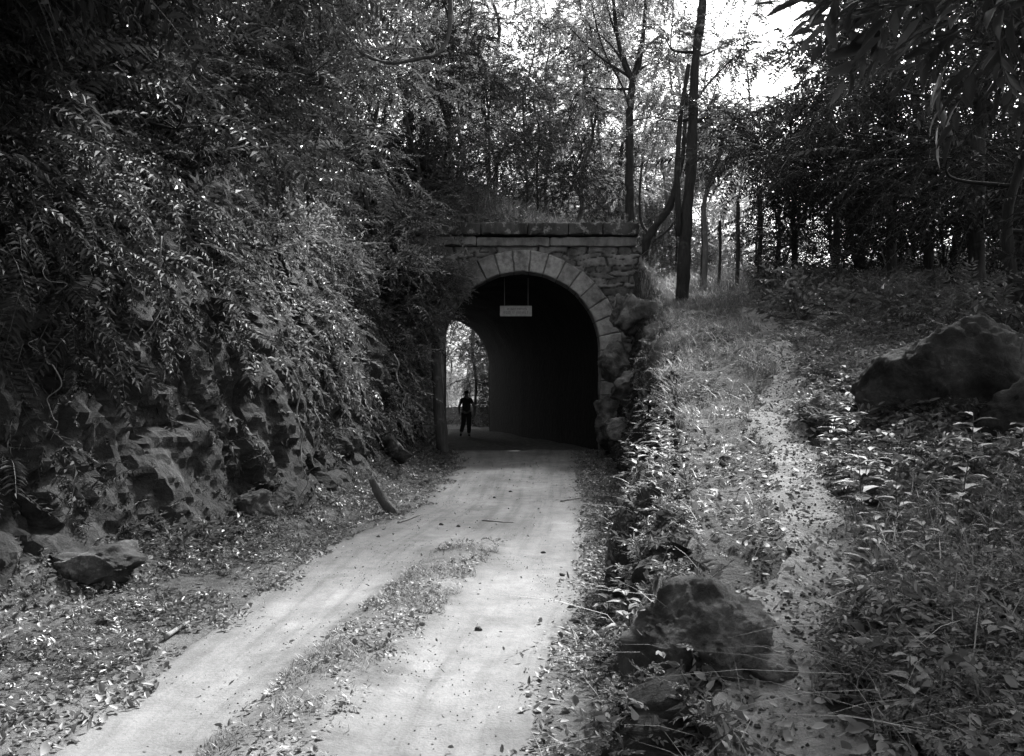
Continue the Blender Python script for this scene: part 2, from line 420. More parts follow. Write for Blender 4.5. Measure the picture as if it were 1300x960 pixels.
def spray_template(n=14, ln=.5, lw=.09, w=.45, twist=.3, droop=.35, splay=.9, seed=1, pair=False):
    r = np.random.default_rng(seed)
    t = (np.arange(n)+.7)/n if not pair else np.repeat((np.arange(n//2)+.7)/(n//2), 2)[:n]
    side = np.where(np.arange(n) % 2 == 0, 1, -1)
    base = np.stack([t*ln, 0*t, -droop*ln*t*t], -1)
    a = np.stack([np.cos(splay)*np.ones(n), np.sin(splay)*side, -droop*1.2*t], -1)+r.normal(size=(n, 3))*twist*.5
    a[-1] = [1, 0, -droop]
    nn = np.stack([0*t, 0*t, np.ones(n)], -1)+r.normal(size=(n, 3))*twist
    L_ = lw*(1-.45*np.abs(t-.45))*r.uniform(.75, 1.2, n)
    return base, a, nn, L_, L_*w, ln, droop
def sprays(Pn, D, U, S, tmpls, full=False, stems=True, fold=.22, ldroop=.15, stemr=.006):
    """returns V, faces, midx"""
    Vs = []; Fs = []; Ms = []; off = 0
    pick = rng.integers(0, len(tmpls), len(Pn))
    for k, T in enumerate(tmpls):
        sel = pick == k
        if not sel.any(): continue
        M = frames(D[sel], U[sel]); s = S[sel][:, None, None]; p = Pn[sel][:, None, :]
        b, a, nn, l, w, ln, dr = T
        def tr(x): return np.einsum('nij,kj->nki', M, x)
        B = tr(b)*s+p; A = tr(a); N = tr(nn)
        ll = (l[None]*S[sel][:, None]*rng.uniform(.85, 1.15, (sel.sum(), 1))); ww = ll*(w/l)[None]
        v, f = leaf_arrays(B.reshape(-1, 3), A.reshape(-1, 3), N.reshape(-1, 3), ll.ravel(), ww.ravel(), full, fold, ldroop)
        Vs.append(v)
        for g in f: Fs.append(g+off); Ms.append(np.zeros(len(g), int))
        off += len(v)
        if stems:
            t = np.array([0, .35, .7, 1.0]); c = np.stack([t*ln, 0*t, -dr*ln*t*t], -1)
            C = tr(c)*s+p                                       # n,4,3
            rr = stemr*np.array([1, .8, .55, .25])
            ring = np.stack([M[:, :, 1], -.5*M[:, :, 1]+.87*M[:, :, 2], -.5*M[:, :, 1]-.87*M[:, :, 2]], 1)   # n,3,3
            v = C[:, :, None, :]+ring[:, None]*rr[None, :, None, None]*np.maximum(s[..., None], .5)
            nS = len(v); v = v.reshape(-1, 3); bb = np.arange(nS)[:, None]*12
            q = []
            for i in range(3):
                for j in range(3):
                    j2 = (j+1) % 3; q.append(bb+np.array([[i*3+j, i*3+j2, i*3+3+j2, i*3+3+j]]))
            q = np.concatenate(q); Vs.append(v); Fs.append(q+off); Ms.append(np.ones(len(q), int)); off += len(v)
    tri = [i for i, f in enumerate(Fs) if f.shape[1] == 3]; qd = [i for i, f in enumerate(Fs) if f.shape[1] == 4]
    faces = []; mi = []
    for grp in (tri, qd):
        if grp:
            faces.append(np.concatenate([Fs[i] for i in grp])); mi.append(np.concatenate([Ms[i] for i in grp]))
    return np.concatenate(Vs), faces, np.concatenate(mi)
def foliage(name, Pn, D, U, S, tmpls, mats, parent=None, **kw):
    v, f, mi = sprays(Pn, D, U, S, tmpls, **kw)
    return obj(name, mesh_np(name, v, f, midx=mi, smooth=kw.get('full', False)), mats, parent)
def catmull(pts, n):
    pts = np.asarray(pts, float); k = len(pts)
    q = np.vstack([2*pts[0]-pts[1], pts, 2*pts[-1]-pts[-2]])
    out = []
    for u in np.linspace(0, k-1-1e-6, n):
        i = int(u); t = u-i; a, b, c, d = q[i], q[i+1], q[i+2], q[i+3]
        out.append(.5*((2*b)+(-a+c)*t+(2*a-5*b+4*c-d)*t*t+(-a+3*b-3*c+d)*t**3))
    return np.array(out)
class Geo:
    def __init__(s): s.V = []; s.F = {3: [], 4: []}; s.n = 0; s.M = {3: [], 4: []}
    def add(s, v, f, m=0):
        v = np.asarray(v, float).reshape(-1, 3); f = np.asarray(f, int)
        s.V.append(v); s.F[f.shape[1]].append(f+s.n); s.M[f.shape[1]].append(np.full(len(f), m)); s.n += len(v)
    def mesh(s, name, smooth=True, attrs=None):
        fs = [np.concatenate(s.F[k]) for k in (3, 4) if s.F[k]]; ms = np.concatenate([np.concatenate(s.M[k]) for k in (3, 4) if s.F[k]])
        return mesh_np(name, np.concatenate(s.V), fs, smooth=smooth, midx=ms, attrs=attrs)
    def tube(s, pts, r0, r1=None, seg=8, n=None, rough=.08, m=0, smoothpath=True, radii=None):
        pts = np.asarray(pts, float)
        n = n or max(4, len(pts)*4)
        c = catmull(pts, n) if smoothpath and len(pts) > 2 else np.array([pts[0]+(pts[-1]-pts[0])*t for t in np.linspace(0, 1, n)]) if len(pts) == 2 else pts
        n = len(c); t = np.linspace(0, 1, n)
        rr = np.interp(t, np.linspace(0, 1, len(radii)), radii) if radii is not None else r0+((r1 if r1 is not None else r0)-r0)*t
        T = norm(np.gradient(c, axis=0)); up = np.array([0., 1, 0]) if abs(T[0][1]) < .9 else np.array([1., 0, 0])
        X = norm(np.cross(T[0], up)); rings = []
        an = np.arange(seg)*2*math.pi/seg
        for i in range(n):
            X = norm(X-T[i]*np.dot(X, T[i])); Yv = np.cross(T[i], X)
            k = 1+rough*vnoise(np.stack([np.cos(an)*1.5+c[i, 0]*3, np.sin(an)*1.5+c[i, 1]*3, np.full(seg, c[i, 2]*2.5+i*.2)], -1), 5)
            rings.append(c[i]+rr[i]*k[:, None]*(np.cos(an)[:, None]*X+np.sin(an)[:, None]*Yv))
        v = np.array(rings).reshape(-1, 3)
        v = np.vstack([v, c[0], c[-1]])
        a, b = np.meshgrid(np.arange(n-1), np.arange(seg), indexing='ij'); a = a.ravel(); b = b.ravel(); b2 = (b+1) % seg
        base = s.n
        q = np.stack([a*seg+b, a*seg+b2, a*seg+seg+b2, a*seg+seg+b], -1)
        j = np.arange(seg); j2 = (j+1) % seg
        tr = np.concatenate([np.stack([j2, j, np.full(seg, n*seg)], -1), np.stack([(n-1)*seg+j, (n-1)*seg+j2, np.full(seg, n*seg+1)], -1)])
        s.V.append(v); s.F[4].append(q+base); s.M[4].append(np.full(len(q), m)); s.F[3].append(tr+base); s.M[3].append(np.full(len(tr), m)); s.n += len(v)
        return c, rr
    def box(s, x0, x1, y0, y1, z0, z1, m=0):
        v = [(x, y, z) for x in (x0, x1) for y in (y0, y1) for z in (z0, z1)]
        s.add(v, [(0, 1, 3, 2), (4, 6, 7, 5), (0, 4, 5, 1), (2, 3, 7, 6), (0, 2, 6, 4), (1, 5, 7, 3)], m)

def rock_mesh(name, size, seed, sub=4, planes=16, rough=.1):
    bm = bmesh.new(); bmesh.ops.create_icosphere(bm, subdivisions=sub, radius=1)
    v = np.array([q.co[:] for q in bm.verts]); r = np.random.default_rng(seed)
    pn = norm(r.normal(size=(planes, 3))); pd = r.uniform(.5, .88, planes)
    for n_, d_ in zip(pn, pd):
        k = v@n_; over = np.maximum(k-d_, 0)[:, None]; v = v-over*n_*.93
    rg = np.abs(fbm(v*np.array([2.2, 1.4, 1.1])+seed, 4, seed+9))
    v = v*(1+rough*fbm(v*1.7+seed, 4, seed)[:, None]-rough*.7*rg[:, None]+.05*fbm(v*5, 5, seed+5)[:, None]+.022*fbm(v*19, 4, seed+6)[:, None]-.03*(np.abs(fbm(v*3.3, 4, seed+8))[:, None] < .05))
    v = v*np.array(size)
    for q, c in zip(bm.verts, v): q.co = c
    me = bpy.data.meshes.new(name); bm.to_mesh(me); bm.free()
    for p in me.polygons: p.use_smooth = True
    return me
def rock(name, loc, size, seed, label, mat=None, group=None, cat='boulder', rot=(0, 0, 0), **kw):
    o = obj(name, rock_mesh(name, size, seed, **kw), mat or ROCK); o.location = loc; o.rotation_euler = rot
    return tag(o, label, cat, group)
def bake_mod(o):
    dg = bpy.context.evaluated_depsgraph_get(); me = bpy.data.meshes.new_from_object(o.evaluated_get(dg))
    old = o.data; o.modifiers.clear(); o.data = me; bpy.data.meshes.remove(old)

# ------------------------------------------------------------------ tunnel portal
def arch_outline(r, n=40, spr=SPR, z0=-.3):
    """from left foot, over, to right foot (x offset, z)"""
    a = np.linspace(math.pi, 0, n)
    pts = [(-r, z0)]+[(r*math.cos(t), spr+r*math.sin(t)) for t in a]+[(r, z0)]
    return np.array(pts)
def stone_front(cx, yf, facing, x0, x1, z0, z1, ring_out, seed):
    """rubble wall front as one finely cut sheet with recessed joints, plus thickness"""
    st = .03
    xs = np.arange(x0, x1+st, st); zs = np.arange(z0, z1+st*.5, st)
    X, Z = np.meshgrid(xs, zs)
    r = np.random.default_rng(seed)
    # irregular courses of flat stones
    cells = []; z = z0
    while z < z1:
        h = r.uniform(.13, .31); x = x0-.5+r.uniform(0, .4)
        while x < x1+.4:
            w = r.uniform(.35, 1.2); cells.append((x+w/2, z+h/2+r.uniform(-.05, .05), w, h)); x += w
        z += h
    cells = np.array(cells)
    wx = X+.06*fbm(n3(X*2.5, 0, Z*2.5), 3, 3); wz = Z+.05*fbm(n3(X*2.2, 5, Z*2.5), 3, 8)
    d = np.stack([(np.abs(wx-c[0])/(c[2]*.5))**3+(np.abs(wz-c[1])/(c[3]*.5))**3 for c in cells], 0)
    idx = np.argmin(d, 0); ds = np.sort(d, 0); gap = np.cbrt(ds[1])-np.cbrt(ds[0])
    joint = 1-sstep(.03, .2, gap)
    tone = r.random(len(cells))[idx]
    prot = r.uniform(-.03, .05, len(cells))[idx]
    hgt = prot*(1-joint)-.07*joint+.025*fbm(n3(X*5, 0, Z*5), 4, 6)
    Y = yf-facing*(-hgt)*1.0
    Y = yf+(-hgt if facing < 0 else hgt)
    dx = X-cx; inside = (Z < SPR) & (np.abs(dx) < ring_out-.02) | ((dx**2+(Z-SPR)**2) < (ring_out-.02)**2)
    nxx, nzz = len(xs), len(zs)
    Vv = np.stack([X, Y, Z], -1).reshape(-1, 3)
    a, b = np.meshgrid(np.arange(nzz-1), np.arange(nxx-1), indexing='ij'); f = (a*nxx+b).ravel()
    q = np.stack([f, f+1, f+nxx+1, f+nxx], -1)
    ins = inside.ravel(); q = q[~(ins[q].all(1))]
    return Vv, q, tone.ravel(), joint.ravel()
def portal(name, cx, yf, facing, label, x0, x1, detail=True):
    root = empty(name, (0, 0, 0)); tag(root, label, 'tunnel portal')
    TH = .62; ring_in, ring_out = RAD, RAD+.6
    top = 5.84
    Vv, q, tone, joint = stone_front(cx, yf, facing, x0, x1, -.1, top, ring_out, 5)
    me = mesh_np('stone_wall', Vv, [q], smooth=True, attrs={'tone': tone, 'joint': joint})
    obj('stone_wall', me, STONE, root)
    # wall body behind the sheet
    g = Geo(); yb = yf-facing*TH; yi = yf-facing*.08
    out = arch_outline(ring_out-.05, 40)
    n = len(out)
    # fill from arch outline to a box outline
    for k in range(n-1):
        a, b = out[k], out[k+1]
        def toedge(p):
            dx, dz = p[0], p[1]-SPR*.7
            if p[1] <= SPR and k in (0,): return np.array([x0-cx, p[1]])
            if p[1] <= SPR: return np.array([(x0 if p[0] < 0 else x1)-cx, p[1]])
            X1 = (x1 if dx > 0 else x0)-cx; tz = (top-.01-p[1])/(p[1]-SPR+1e-6); tx = (X1-p[0])/(dx if abs(dx) > 1e-6 else 1e-6)
            t = min(abs(tx), abs(tz)); r_ = np.array([p[0]+dx*t, p[1]+(p[1]-SPR)*t]); return r_
        A, B = toedge(a), toedge(b)
        for yy in (yi, yb):
            g.add([(cx+a[0], yy, a[1]), (cx+b[0], yy, b[1]), (cx+B[0], yy, B[1]), (cx+A[0], yy, A[1])], [(0, 1, 2, 3)])
    g.box(x0+.002, x1-.002, min(yi, yb), max(yi, yb), top-.03, top-.004)
    for xx in (x0+.002, x1-.002):
        g.add([(xx, yi, -.1), (xx, yb, -.1), (xx, yb, top-.03), (xx, yi, top-.03)], [(0, 1, 2, 3)])
    for xx in (x0, x1):
        g.add([(xx, yi, -.1), (xx, yf, -.1), (xx, yf, top-.03), (xx, yi, top-.03)], [(0, 1, 2, 3)])
    me = g.mesh('wall_core', smooth=False, attrs={'tone': np.full(g.n, .5), 'joint': np.zeros(g.n)})
    obj('wall_core', me, STONE, root)
    # voussoirs
    g = Geo(); tones = []
    nb = 17; r = np.random.default_rng(3)
    blocks = []
    a0 = math.pi/nb
    for k in range(nb): blocks.append(('a', math.pi-k*a0, math.pi-(k+1)*a0))
    for side in (-1, 1):
        zz = SPR
        while zz > .0:
            h = r.uniform(.38, .5); blocks.append(('j', side, zz, zz-h)); zz -= h
    for bl in blocks:
        ro = ring_out+r.uniform(-.03, .04); ri = ring_in
        gapw = .014; ns = 5; nr = 5
        face = yf+facing*r.uniform(.05, .085); grid = []
        for i in range(ns+1):
            for j in range(nr+1):
                u, v_ = i/ns, j/nr
                eu = .02; uu = eu+(1-2*eu)*u
                if bl[0] == 'a':
                    ang = bl[1]+(bl[2]-bl[1])*(gapw/.5+(1-2*gapw/.5)*u); rr = ri+(ro-ri)*v_
                    x = cx+rr*math.cos(ang); z = SPR+rr*math.sin(ang)
                else:
                    x = cx+bl[1]*(ri+(ro-ri)*v_); z = bl[2]+(bl[3]-bl[2])*(gapw+(1-2*gapw)*u)
                e = (i in (0, ns)) or (j in (0, nr))
                y = face-facing*(.035 if e else 0)+facing*.014*float(fbm(n3(x*4, 1, z*4), 3, 4))
                x += .014*float(vnoise(np.array([x*6., 3., z*6.]), 2)); z += .014*float(vnoise(np.array([x*6., 9., z*6.]), 5))
                grid.append((x, y, z))
        # pull the second ring close to the edge so the margin reads as a chamfer
        G = np.array(grid).reshape(ns+1, nr+1, 3)
        c_ = G.copy()
        for i_, k_ in ((1, 0), (ns-1, ns)): G[i_, :, [0, 2]] = (c_[k_, :, [0, 2]]*.75+c_[i_, :, [0, 2]]*.25)
        c_ = G.copy()
        for j_, k_ in ((1, 0), (nr-1, nr)): G[:, j_, [0, 2]] = (c_[:, k_, [0, 2]]*.75+c_[:, j_, [0, 2]]*.25)
        back = G.copy(); back[:, :, 1] = yb
        m = (ns+1)*(nr+1)
        vv = np.concatenate([G.reshape(-1, 3), back.reshape(-1, 3)])
        fcs = []
        for i in range(ns):
            for j in range(nr):
                p = i*(nr+1)+j; fcs.append((p, p+1, p+nr+2, p+nr+1))
        for j in range(nr): fcs.append((j, j+m, j+m+1, j+1)); p = ns*(nr+1)+j; fcs.append((p, p+1, p+m+1, p+m))
        for i in range(ns): p = i*(nr+1); fcs.append((p, p+nr+1, p+nr+1+m, p+m)); p += nr; fcs.append((p, p+m, p+nr+1+m, p+nr+1))
        g.add(vv, fcs); tones += [r.uniform(.1, 1)]*len(vv)
    me = g.mesh('arch_ring', smooth=False, attrs={'tone': np.array(tones), 'joint': np.zeros(g.n)})
    obj('arch_ring', me, VOUS, root)
    # mortar bed just behind the ring face
    g = Geo()
    oi, oo = arch_outline(ring_in+.012, 60), arch_outline(ring_out+.005, 60)
    yy = yf+facing*.012; vv = [(cx+p[0], yy, p[1]) for p in oi]+[(cx+p[0], yy, p[1]) for p in oo]
    nn = len(oi); g.add(vv, [(i, i+1, nn+i+1, nn+i) for i in range(nn-1)])
    # soffit
    vv = [(cx+p[0], yy, p[1]) for p in oi]+[(cx+p[0], yb, p[1]) for p in oi]
    g.add(vv, [(i, i+1, nn+i+1, nn+i) for i in range(nn-1)])
    me = g.mesh('mortar', smooth=False, attrs={'tone': np.full(g.n, .2), 'joint': np.full(g.n, .6)})
    obj('mortar', me, VOUS, root)
    # cornice band and coping, finely cut so edges can crumble
    def slab(nm, xa, xb, ya, yb_, za, zb, mat, amp, seed, ln=1.15):
        g = Geo(); x = xa; r2 = np.random.default_rng(seed)
        while x < xb-.05:
            w = min(ln*r2.uniform(.85, 1.2), xb-x)
            if xb-x-w < .3: w = xb-x
            dz = r2.uniform(-.014, .014); dy = r2.uniform(-.01, .01)
            nx_, ny_, nz_ = max(3, int(w/.05)), 10, 7
            def sheet(fn, a, b):
                A, B = np.meshgrid(np.linspace(0, 1, a+1), np.linspace(0, 1, b+1), indexing='ij')
                p = fn(A, B).reshape(-1, 3); f = [(i*(b+1)+j, (i+1)*(b+1)+j, (i+1)*(b+1)+j+1, i*(b+1)+j+1) for i in range(a) for j in range(b)]
                c = np.array([(x+w/2), (ya+yb_)/2, (za+zb)/2]); half = np.array([w/2, (yb_-ya)/2, (zb-za)/2])
                k = np.abs((p-c)/half); rim = (np.sort(k, -1)[:, 1] > .97)
                p = p-(p-c)/half*rim[:, None]*.014*(1+1.2*fbm(p*5, 3, seed)[:, None])
                p = p+amp*np.stack([0*p[:, 0], fbm(p*3, 4, seed+1), fbm(p*3+7, 4, seed+2)], -1)
                p[:, 2] += dz; p[:, 1] += dy
                g.add(p, f)
            g_ = .004
            X_ = lambda t: x+g_+(w-2*g_)*t
            sheet(lambda A, B: np.stack([X_(A), ya+0*A, za+(zb-za)*B], -1), nx_, nz_)
            sheet(lambda A, B: np.stack([X_(A), yb_+0*A, za+(zb-za)*B], -1), nx_, 3)
            sheet(lambda A, B: np.stack([X_(A), ya+(yb_-ya)*B, zb+0*A], -1), nx_, ny_)
            sheet(lambda A, B: np.stack([X_(A), ya+(yb_-ya)*B, za+0*A], -1), nx_, ny_)
            sheet(lambda A, B: np.stack([x+g_+0*A, ya+(yb_-ya)*A, za+(zb-za)*B], -1), 6, nz_)
            sheet(lambda A, B: np.stack([x+w-g_+0*A, ya+(yb_-ya)*A, za+(zb-za)*B], -1), 6, nz_)
            x += w
        obj(nm, g.mesh(nm, smooth=False), mat, root)
    ys = sorted((yf+facing*.12, yb+facing*-.02))
    slab('cornice_band', x0, x1-.12, ys[0], ys[1], 5.855, 6.12, BAND, .01, 5, 2.2)
    ys = sorted((yf+facing*.24, yb-facing*.05))
    slab('coping', x0, x1-.07, ys[0], ys[1], 6.15, 6.5, COPING, .016, 9)
    return root
portal('tunnel_portal', CXN, Y0, -1, 'stone tunnel mouth with ring of dressed arch blocks under a lichened parapet', -3.5, 3.68)
portal('tunnel_portal', CXF, Y1+.25, 1, 'far stone arch mouth seen through the dark tunnel, opening onto bright leaves', -6.9, .2)
# lining
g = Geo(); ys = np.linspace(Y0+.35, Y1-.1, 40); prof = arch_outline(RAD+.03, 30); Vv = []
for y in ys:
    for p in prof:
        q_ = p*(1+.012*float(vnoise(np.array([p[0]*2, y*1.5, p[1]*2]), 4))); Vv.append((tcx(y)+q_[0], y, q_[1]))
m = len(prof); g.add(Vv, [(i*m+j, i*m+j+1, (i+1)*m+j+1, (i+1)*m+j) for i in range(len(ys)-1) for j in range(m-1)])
tag(obj('tunnel_lining', g.mesh('tunnel_lining'), LINING), 'vaulted lining inside the tunnel with shade put into its black colour', 'tunnel')

# hanging sign
PLATE, _nt = newmat('weathered_white_plate'); finish(_nt, ramp(_nt, noise(_nt, 9, 5), [(.3, .3), (.7, .48)]), .7)
INK, _nt = newmat('faded_sign_lettering'); finish(_nt, ramp(_nt, noise(_nt, 30, 3), [(.3, .04), (.7, .12)]), .8)
METAL, _nt = newmat('dull_hanger_metal'); finish(_nt, .16, .5)
sg = empty('hanging_sign', tuple(P(655, 395, 26.9))); tag(sg, 'small pale rectangular sign hung on two rods under the arch', 'sign')
g = Geo(); w, h = .47, .15; g.box(-w, w, -.015, .015, -h, h); obj('plate', g.mesh('plate', False), PLATE, sg)
g = Geo()
for (a, b, c, d) in ((-w, w, h-.018, h+.004), (-w, w, -h-.004, -h+.018)): g.box(a, b, -.022, .02, c, d)
for (a, b) in ((-w-.003, -w+.018), (w-.018, w+.003)): g.box(a, b, -.022, .02, -h+.019, h-.019)
obj('frame', g.mesh('frame', False), PLATE, sg)
rr = random.Random(4)
for row, (zc, hh, xa, xb) in enumerate(((.06, .022, -.33, .36), (-.045, .034, -.36, .37))):
    x = xa
    while x < xb:
        ww = rr.uniform(.018, .03)
        if rr.random() > .16:
            g = Geo(); g.box(x, x+.009, -.0185, -.0152, zc-hh, zc+hh)
            if rr.random() > .4: g.box(x+.0092, x+ww, -.0185, -.0152, zc+hh-.01, zc+hh)
            if rr.random() > .5: g.box(x+.0092, x+ww, -.0185, -.0152, zc-hh, zc-hh+.01)
            obj('letter', g.mesh('letter', False), INK, sg)
        x += ww+.014
for xx in (-.34, .36):
    g = Geo(); g.tube([(xx, 0, .14), (xx, 0, .98)], .012, .012, seg=6); obj('hanger_rod', g.mesh('hanger_rod'), METAL, sg)

# ------------------------------------------------------------------ spray templates
T_BANK = [spray_template(14, .55, .13, .42, .45, .45, .75, s) for s in (1, 2, 3)]
T_FERN = [spray_template(26, .9, .15, .3, .2, .35, 1.15, s, pair=True) for s in (4, 5)]
T_FINE = [spray_template(22, .6, .09, .4, .45, .3, .85, s) for s in (6, 7, 8)]
T_BROAD = [spray_template(9, .5, .2, .45, .45, .4, .8, s) for s in (9, 10, 11)]
T_LONG = [spray_template(9, .5, .27, .27, .3, .55, .7, s) for s in (12, 13)]
T_NARROW = [spray_template(10, .2, .1, .24, .4, .3, .8, s) for s in (17, 18)]+[spray_template(16, .26, .055, .36, .3, .4, 1.1, 19, pair=True)]
T_LOW = [spray_template(7, .16, .085, .5, .35, .2, 1.0, s) for s in (14, 15, 16)]
UP = np.array([0, 0, 1.])

# ------------------------------------------------------------------ left bank: creeper stuff
def clump(p, sc, seed): return fbm(p*sc, 3, seed)
def left_mask(x, y, z):
    return ((x < TL(y)-.3) & (x > -14) & (y > 1.5) & (y < 30) & (z > .5)).astype(float)*np.where(z > 12, .5, 1)
def leftcover(n, mask, mats, tm, smin, smax, outm, name, label, down=.5, thin=-.35):
    p, nn = sample(n, mask)
    c = clump(p, .9, 101)+.6*clump(p, 2.4, 103); keep = c > thin+rng.random(len(p))*.25
    p, nn, c = p[keep], nn[keep], c[keep]
    k = len(p)
    p = p+nn*(rng.random(k)**1.0*outm*(.35+np.clip(c+.4, 0, 1.4)))[:, None]
    d = nn*.55+np.array([.35, -.25, -down])+rng.normal(size=(k, 3))*.45
    u = nn*.5+UP*.9+np.array([.2, -.3, 0])+rng.normal(size=(k, 3))*.3
    s = rng.uniform(smin, smax, k)*np.interp(p[:, 1], [4, 9, 26], [.75, .85, 1.15])
    o = foliage(name, p, d, u, s, tm, mats)
    return tag(o, label, 'creeper', kind='stuff')
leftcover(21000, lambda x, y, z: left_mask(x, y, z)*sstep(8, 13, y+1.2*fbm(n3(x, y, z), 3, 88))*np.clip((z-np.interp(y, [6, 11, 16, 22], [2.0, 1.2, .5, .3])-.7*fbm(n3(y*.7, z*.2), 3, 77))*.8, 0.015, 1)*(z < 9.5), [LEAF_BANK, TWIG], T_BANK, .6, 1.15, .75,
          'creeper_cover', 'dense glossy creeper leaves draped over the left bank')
leftcover(15000, lambda x, y, z: left_mask(x, y, z)*(1-sstep(8, 13, y))*np.clip((z-1.9-1.1*fbm(n3(y*.7, z*.2), 3, 77))*.8, 0.05, 1)*(z < 9.5), [LEAF_SHADE, TWIG], T_BANK+T_FERN, .6, 1.15, .75,  # darker leaf used on the near stretch to stand for shade
          'shade_toned_creeper_cover', 'ferny creeper with shade-darkened leaf colour hanging over the near left rock face')
leftcover(6500, lambda x, y, z: left_mask(x, y, z)*(z > 5.5), [LEAF_MID, TWIG], T_FINE+T_FERN, .9, 1.7, 1.2,
          'upper_thicket', 'tangled fine-leaved thicket on the upper left slope', down=.25)
p_, n_ = sample(5200, lambda x, y, z: (x < TL(y)-.15)*(x > -7)*(y > 3)*(y < 26)*(z > .1)*(z < 3.0)*np.clip(fbm(n3(y*.9, z*1.1), 3, 91)*1.6+.35, 0.02, 1))
k = len(p_)
tag(foliage('low_bank_plants', p_+n_*.02, n_*.8+UP*.3+rng.normal(size=(k, 3))*.5, UP+n_*.7+rng.normal(size=(k, 3))*.3, rng.uniform(.4, 1.2, k), T_LOW, [LEAF_MID, TWIG], full=False),
    'scattered small leaves rooted on the lower left rock face', 'plants', kind='stuff')

CV = {}
for nm in ('rock_face', 'bank_wall'):
    m_ = bpy.data.objects[nm].data; a_ = np.zeros(len(m_.vertices)*3, dtype=np.float32); m_.vertices.foreach_get('co', a_); a_ = a_.reshape(-1, 3)
    n_ = np.zeros(len(m_.vertices)*3, dtype=np.float32); m_.vertices.foreach_get('normal', n_); CV[nm] = (a_, n_.reshape(-1, 3))
def on_face(nm, n, mk):
    a_, n_ = CV[nm]; w_ = mk(a_[:, 0], a_[:, 1], a_[:, 2])*1.; i_ = rng.choice(len(a_), n, p=w_/w_.sum()); return a_[i_]+rng.normal(size=(n, 3))*.02, n_[i_]
for nm, n, lb in (('rock_face', 15000, 'small plants and ferns clinging to the left rock face'), ('bank_wall', 3000, 'small plants clinging to the wall of the right bank')):
    p_, n_ = on_face(nm, n, lambda x, y, z: np.clip(.25+1.3*fbm(n3(x*.3, y*1.1, z*1.3), 3, 91), .03, 1)*(z > .1))
    k = n; tag(foliage('wall_plants', p_, n_*.7+np.array([0, -.2, -.1])+rng.normal(size=(k, 3))*.5, UP+n_*.5+rng.normal(size=(k, 3))*.4, rng.uniform(.25, 1.0, k), T_LOW+T_NARROW, [LEAF_SHADE if nm == 'rock_face' else LEAF_MID, TWIG]), lb, 'plants', kind='stuff')
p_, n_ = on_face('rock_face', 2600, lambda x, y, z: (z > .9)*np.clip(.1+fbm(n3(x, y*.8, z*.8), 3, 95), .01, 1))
k = 2600; tag(foliage('cliff_ferns', p_, n_*.5+np.array([.1, -.2, -.35])+rng.normal(size=(k, 3))*.35, n_*.4+UP+rng.normal(size=(k, 3))*.3, rng.uniform(.35, .9, k), T_FERN+T_BANK, [LEAF_SHADE, TWIG]), 'drooping ferns hanging over the dark left rock face', 'ferns', kind='stuff')

# ------------------------------------------------------------------ generic grass + litter + seedlings
def grass(name, p, nrm, hmin, hmax, wd, label, lean=.5, mat=None, parent=None):
    n = len(p); hgt = rng.uniform(hmin, hmax, n)
    dirn = norm(np.concatenate([rng.normal(size=(n, 2)), np.zeros((n, 1))], 1))
    side = np.cross(dirn, UP); b = rng.uniform(.2, 1.0, n)*lean; w = wd*rng.uniform(.6, 1.3, n)
    vs = []
    for t, ww in ((0, 1), (.4, .85), (.75, .5), (1, .05)):
        c = p+UP*(hgt*(t-.35*b*t*t))[:, None]+dirn*(hgt*b*t*t*1.1)[:, None]
        vs += [c-side*(w*ww*.5)[:, None], c+side*(w*ww*.5)[:, None]]
    v = np.stack(vs, 1).reshape(-1, 3); bb = np.arange(n)[:, None]*8
    q = np.concatenate([bb+np.array([[2*i, 2*i+1, 2*i+3, 2*i+2]]) for i in range(3)])
    o = obj(name, mesh_np(name, v, [q]), mat or GRASS, parent)
    if label: tag(o, label, 'grass', kind='stuff')
    return o
def litter(name, p, nrm, smin, smax, label, lift=.012, tilt=.45):
    n = len(p); N = norm(nrm+rng.normal(size=(n, 3))*tilt); A = norm(np.cross(N, rdir(n)))
    l = rng.uniform(smin, smax, n)*rng.uniform(.6, 1.3, n)
    v, f = leaf_arrays(p+nrm*lift+N*.01, A, N, l, l*rng.uniform(.18, .75, n), True, rng.uniform(.1, .5), -.25)
    o = obj(name, mesh_np(name, v, f, smooth=True), DEAD); return tag(o, label, 'leaf litter', kind='stuff')
edge_n = lambda x, y: fbm(n3(x*2.5, y*2.5), 3, 131)
def gravel(name, p, smin, smax, mat, label):
    n = len(p); o_ = np.array([[1, 0, 0], [-1, 0, 0], [0, 1, 0], [0, -1, 0], [0, 0, .7], [0, 0, -.7]]); s_ = rng.uniform(smin, smax, (n, 1, 1))*rng.uniform(.6, 1.3, (n, 6, 1))
    M = frames(rdir(n), rdir(n)); v = p[:, None]+np.einsum('nij,kj->nki', M, o_)*s_
    t = np.array([[0, 2, 4], [2, 1, 4], [1, 3, 4], [3, 0, 4], [2, 0, 5], [1, 2, 5], [3, 1, 5], [0, 3, 5]]); f = (np.arange(n)[:, None, None]*6+t[None]).reshape(-1, 3)
    return tag(obj(name, mesh_np(name, v.reshape(-1, 3), [f]), mat), label, 'gravel', kind='stuff')
p_, n_ = sample(2600, lambda x, y, z: (x > RL(y)-.2)*(x < RR(y)+.1)*(y > 3)*(y < 20)*np.clip(.15+edge_n(x*.8, y*.5), .02, 1)); p_[:, 2] += .014
gravel('gravel', p_, .002, .007, ROCK_PALE, 'fine grit and crumbs of soil scattered on the track')
p_, n_ = sample(5000, lambda x, y, z: (np.abs(x-pc(y)) < pw(y)*1.3)*(y > 2.6)*(y < 16)); p_[:, 2] += .02
gravel('path_gravel', p_, .004, .016, ROCK_PALE, 'crumbled stone bits on the footpath')
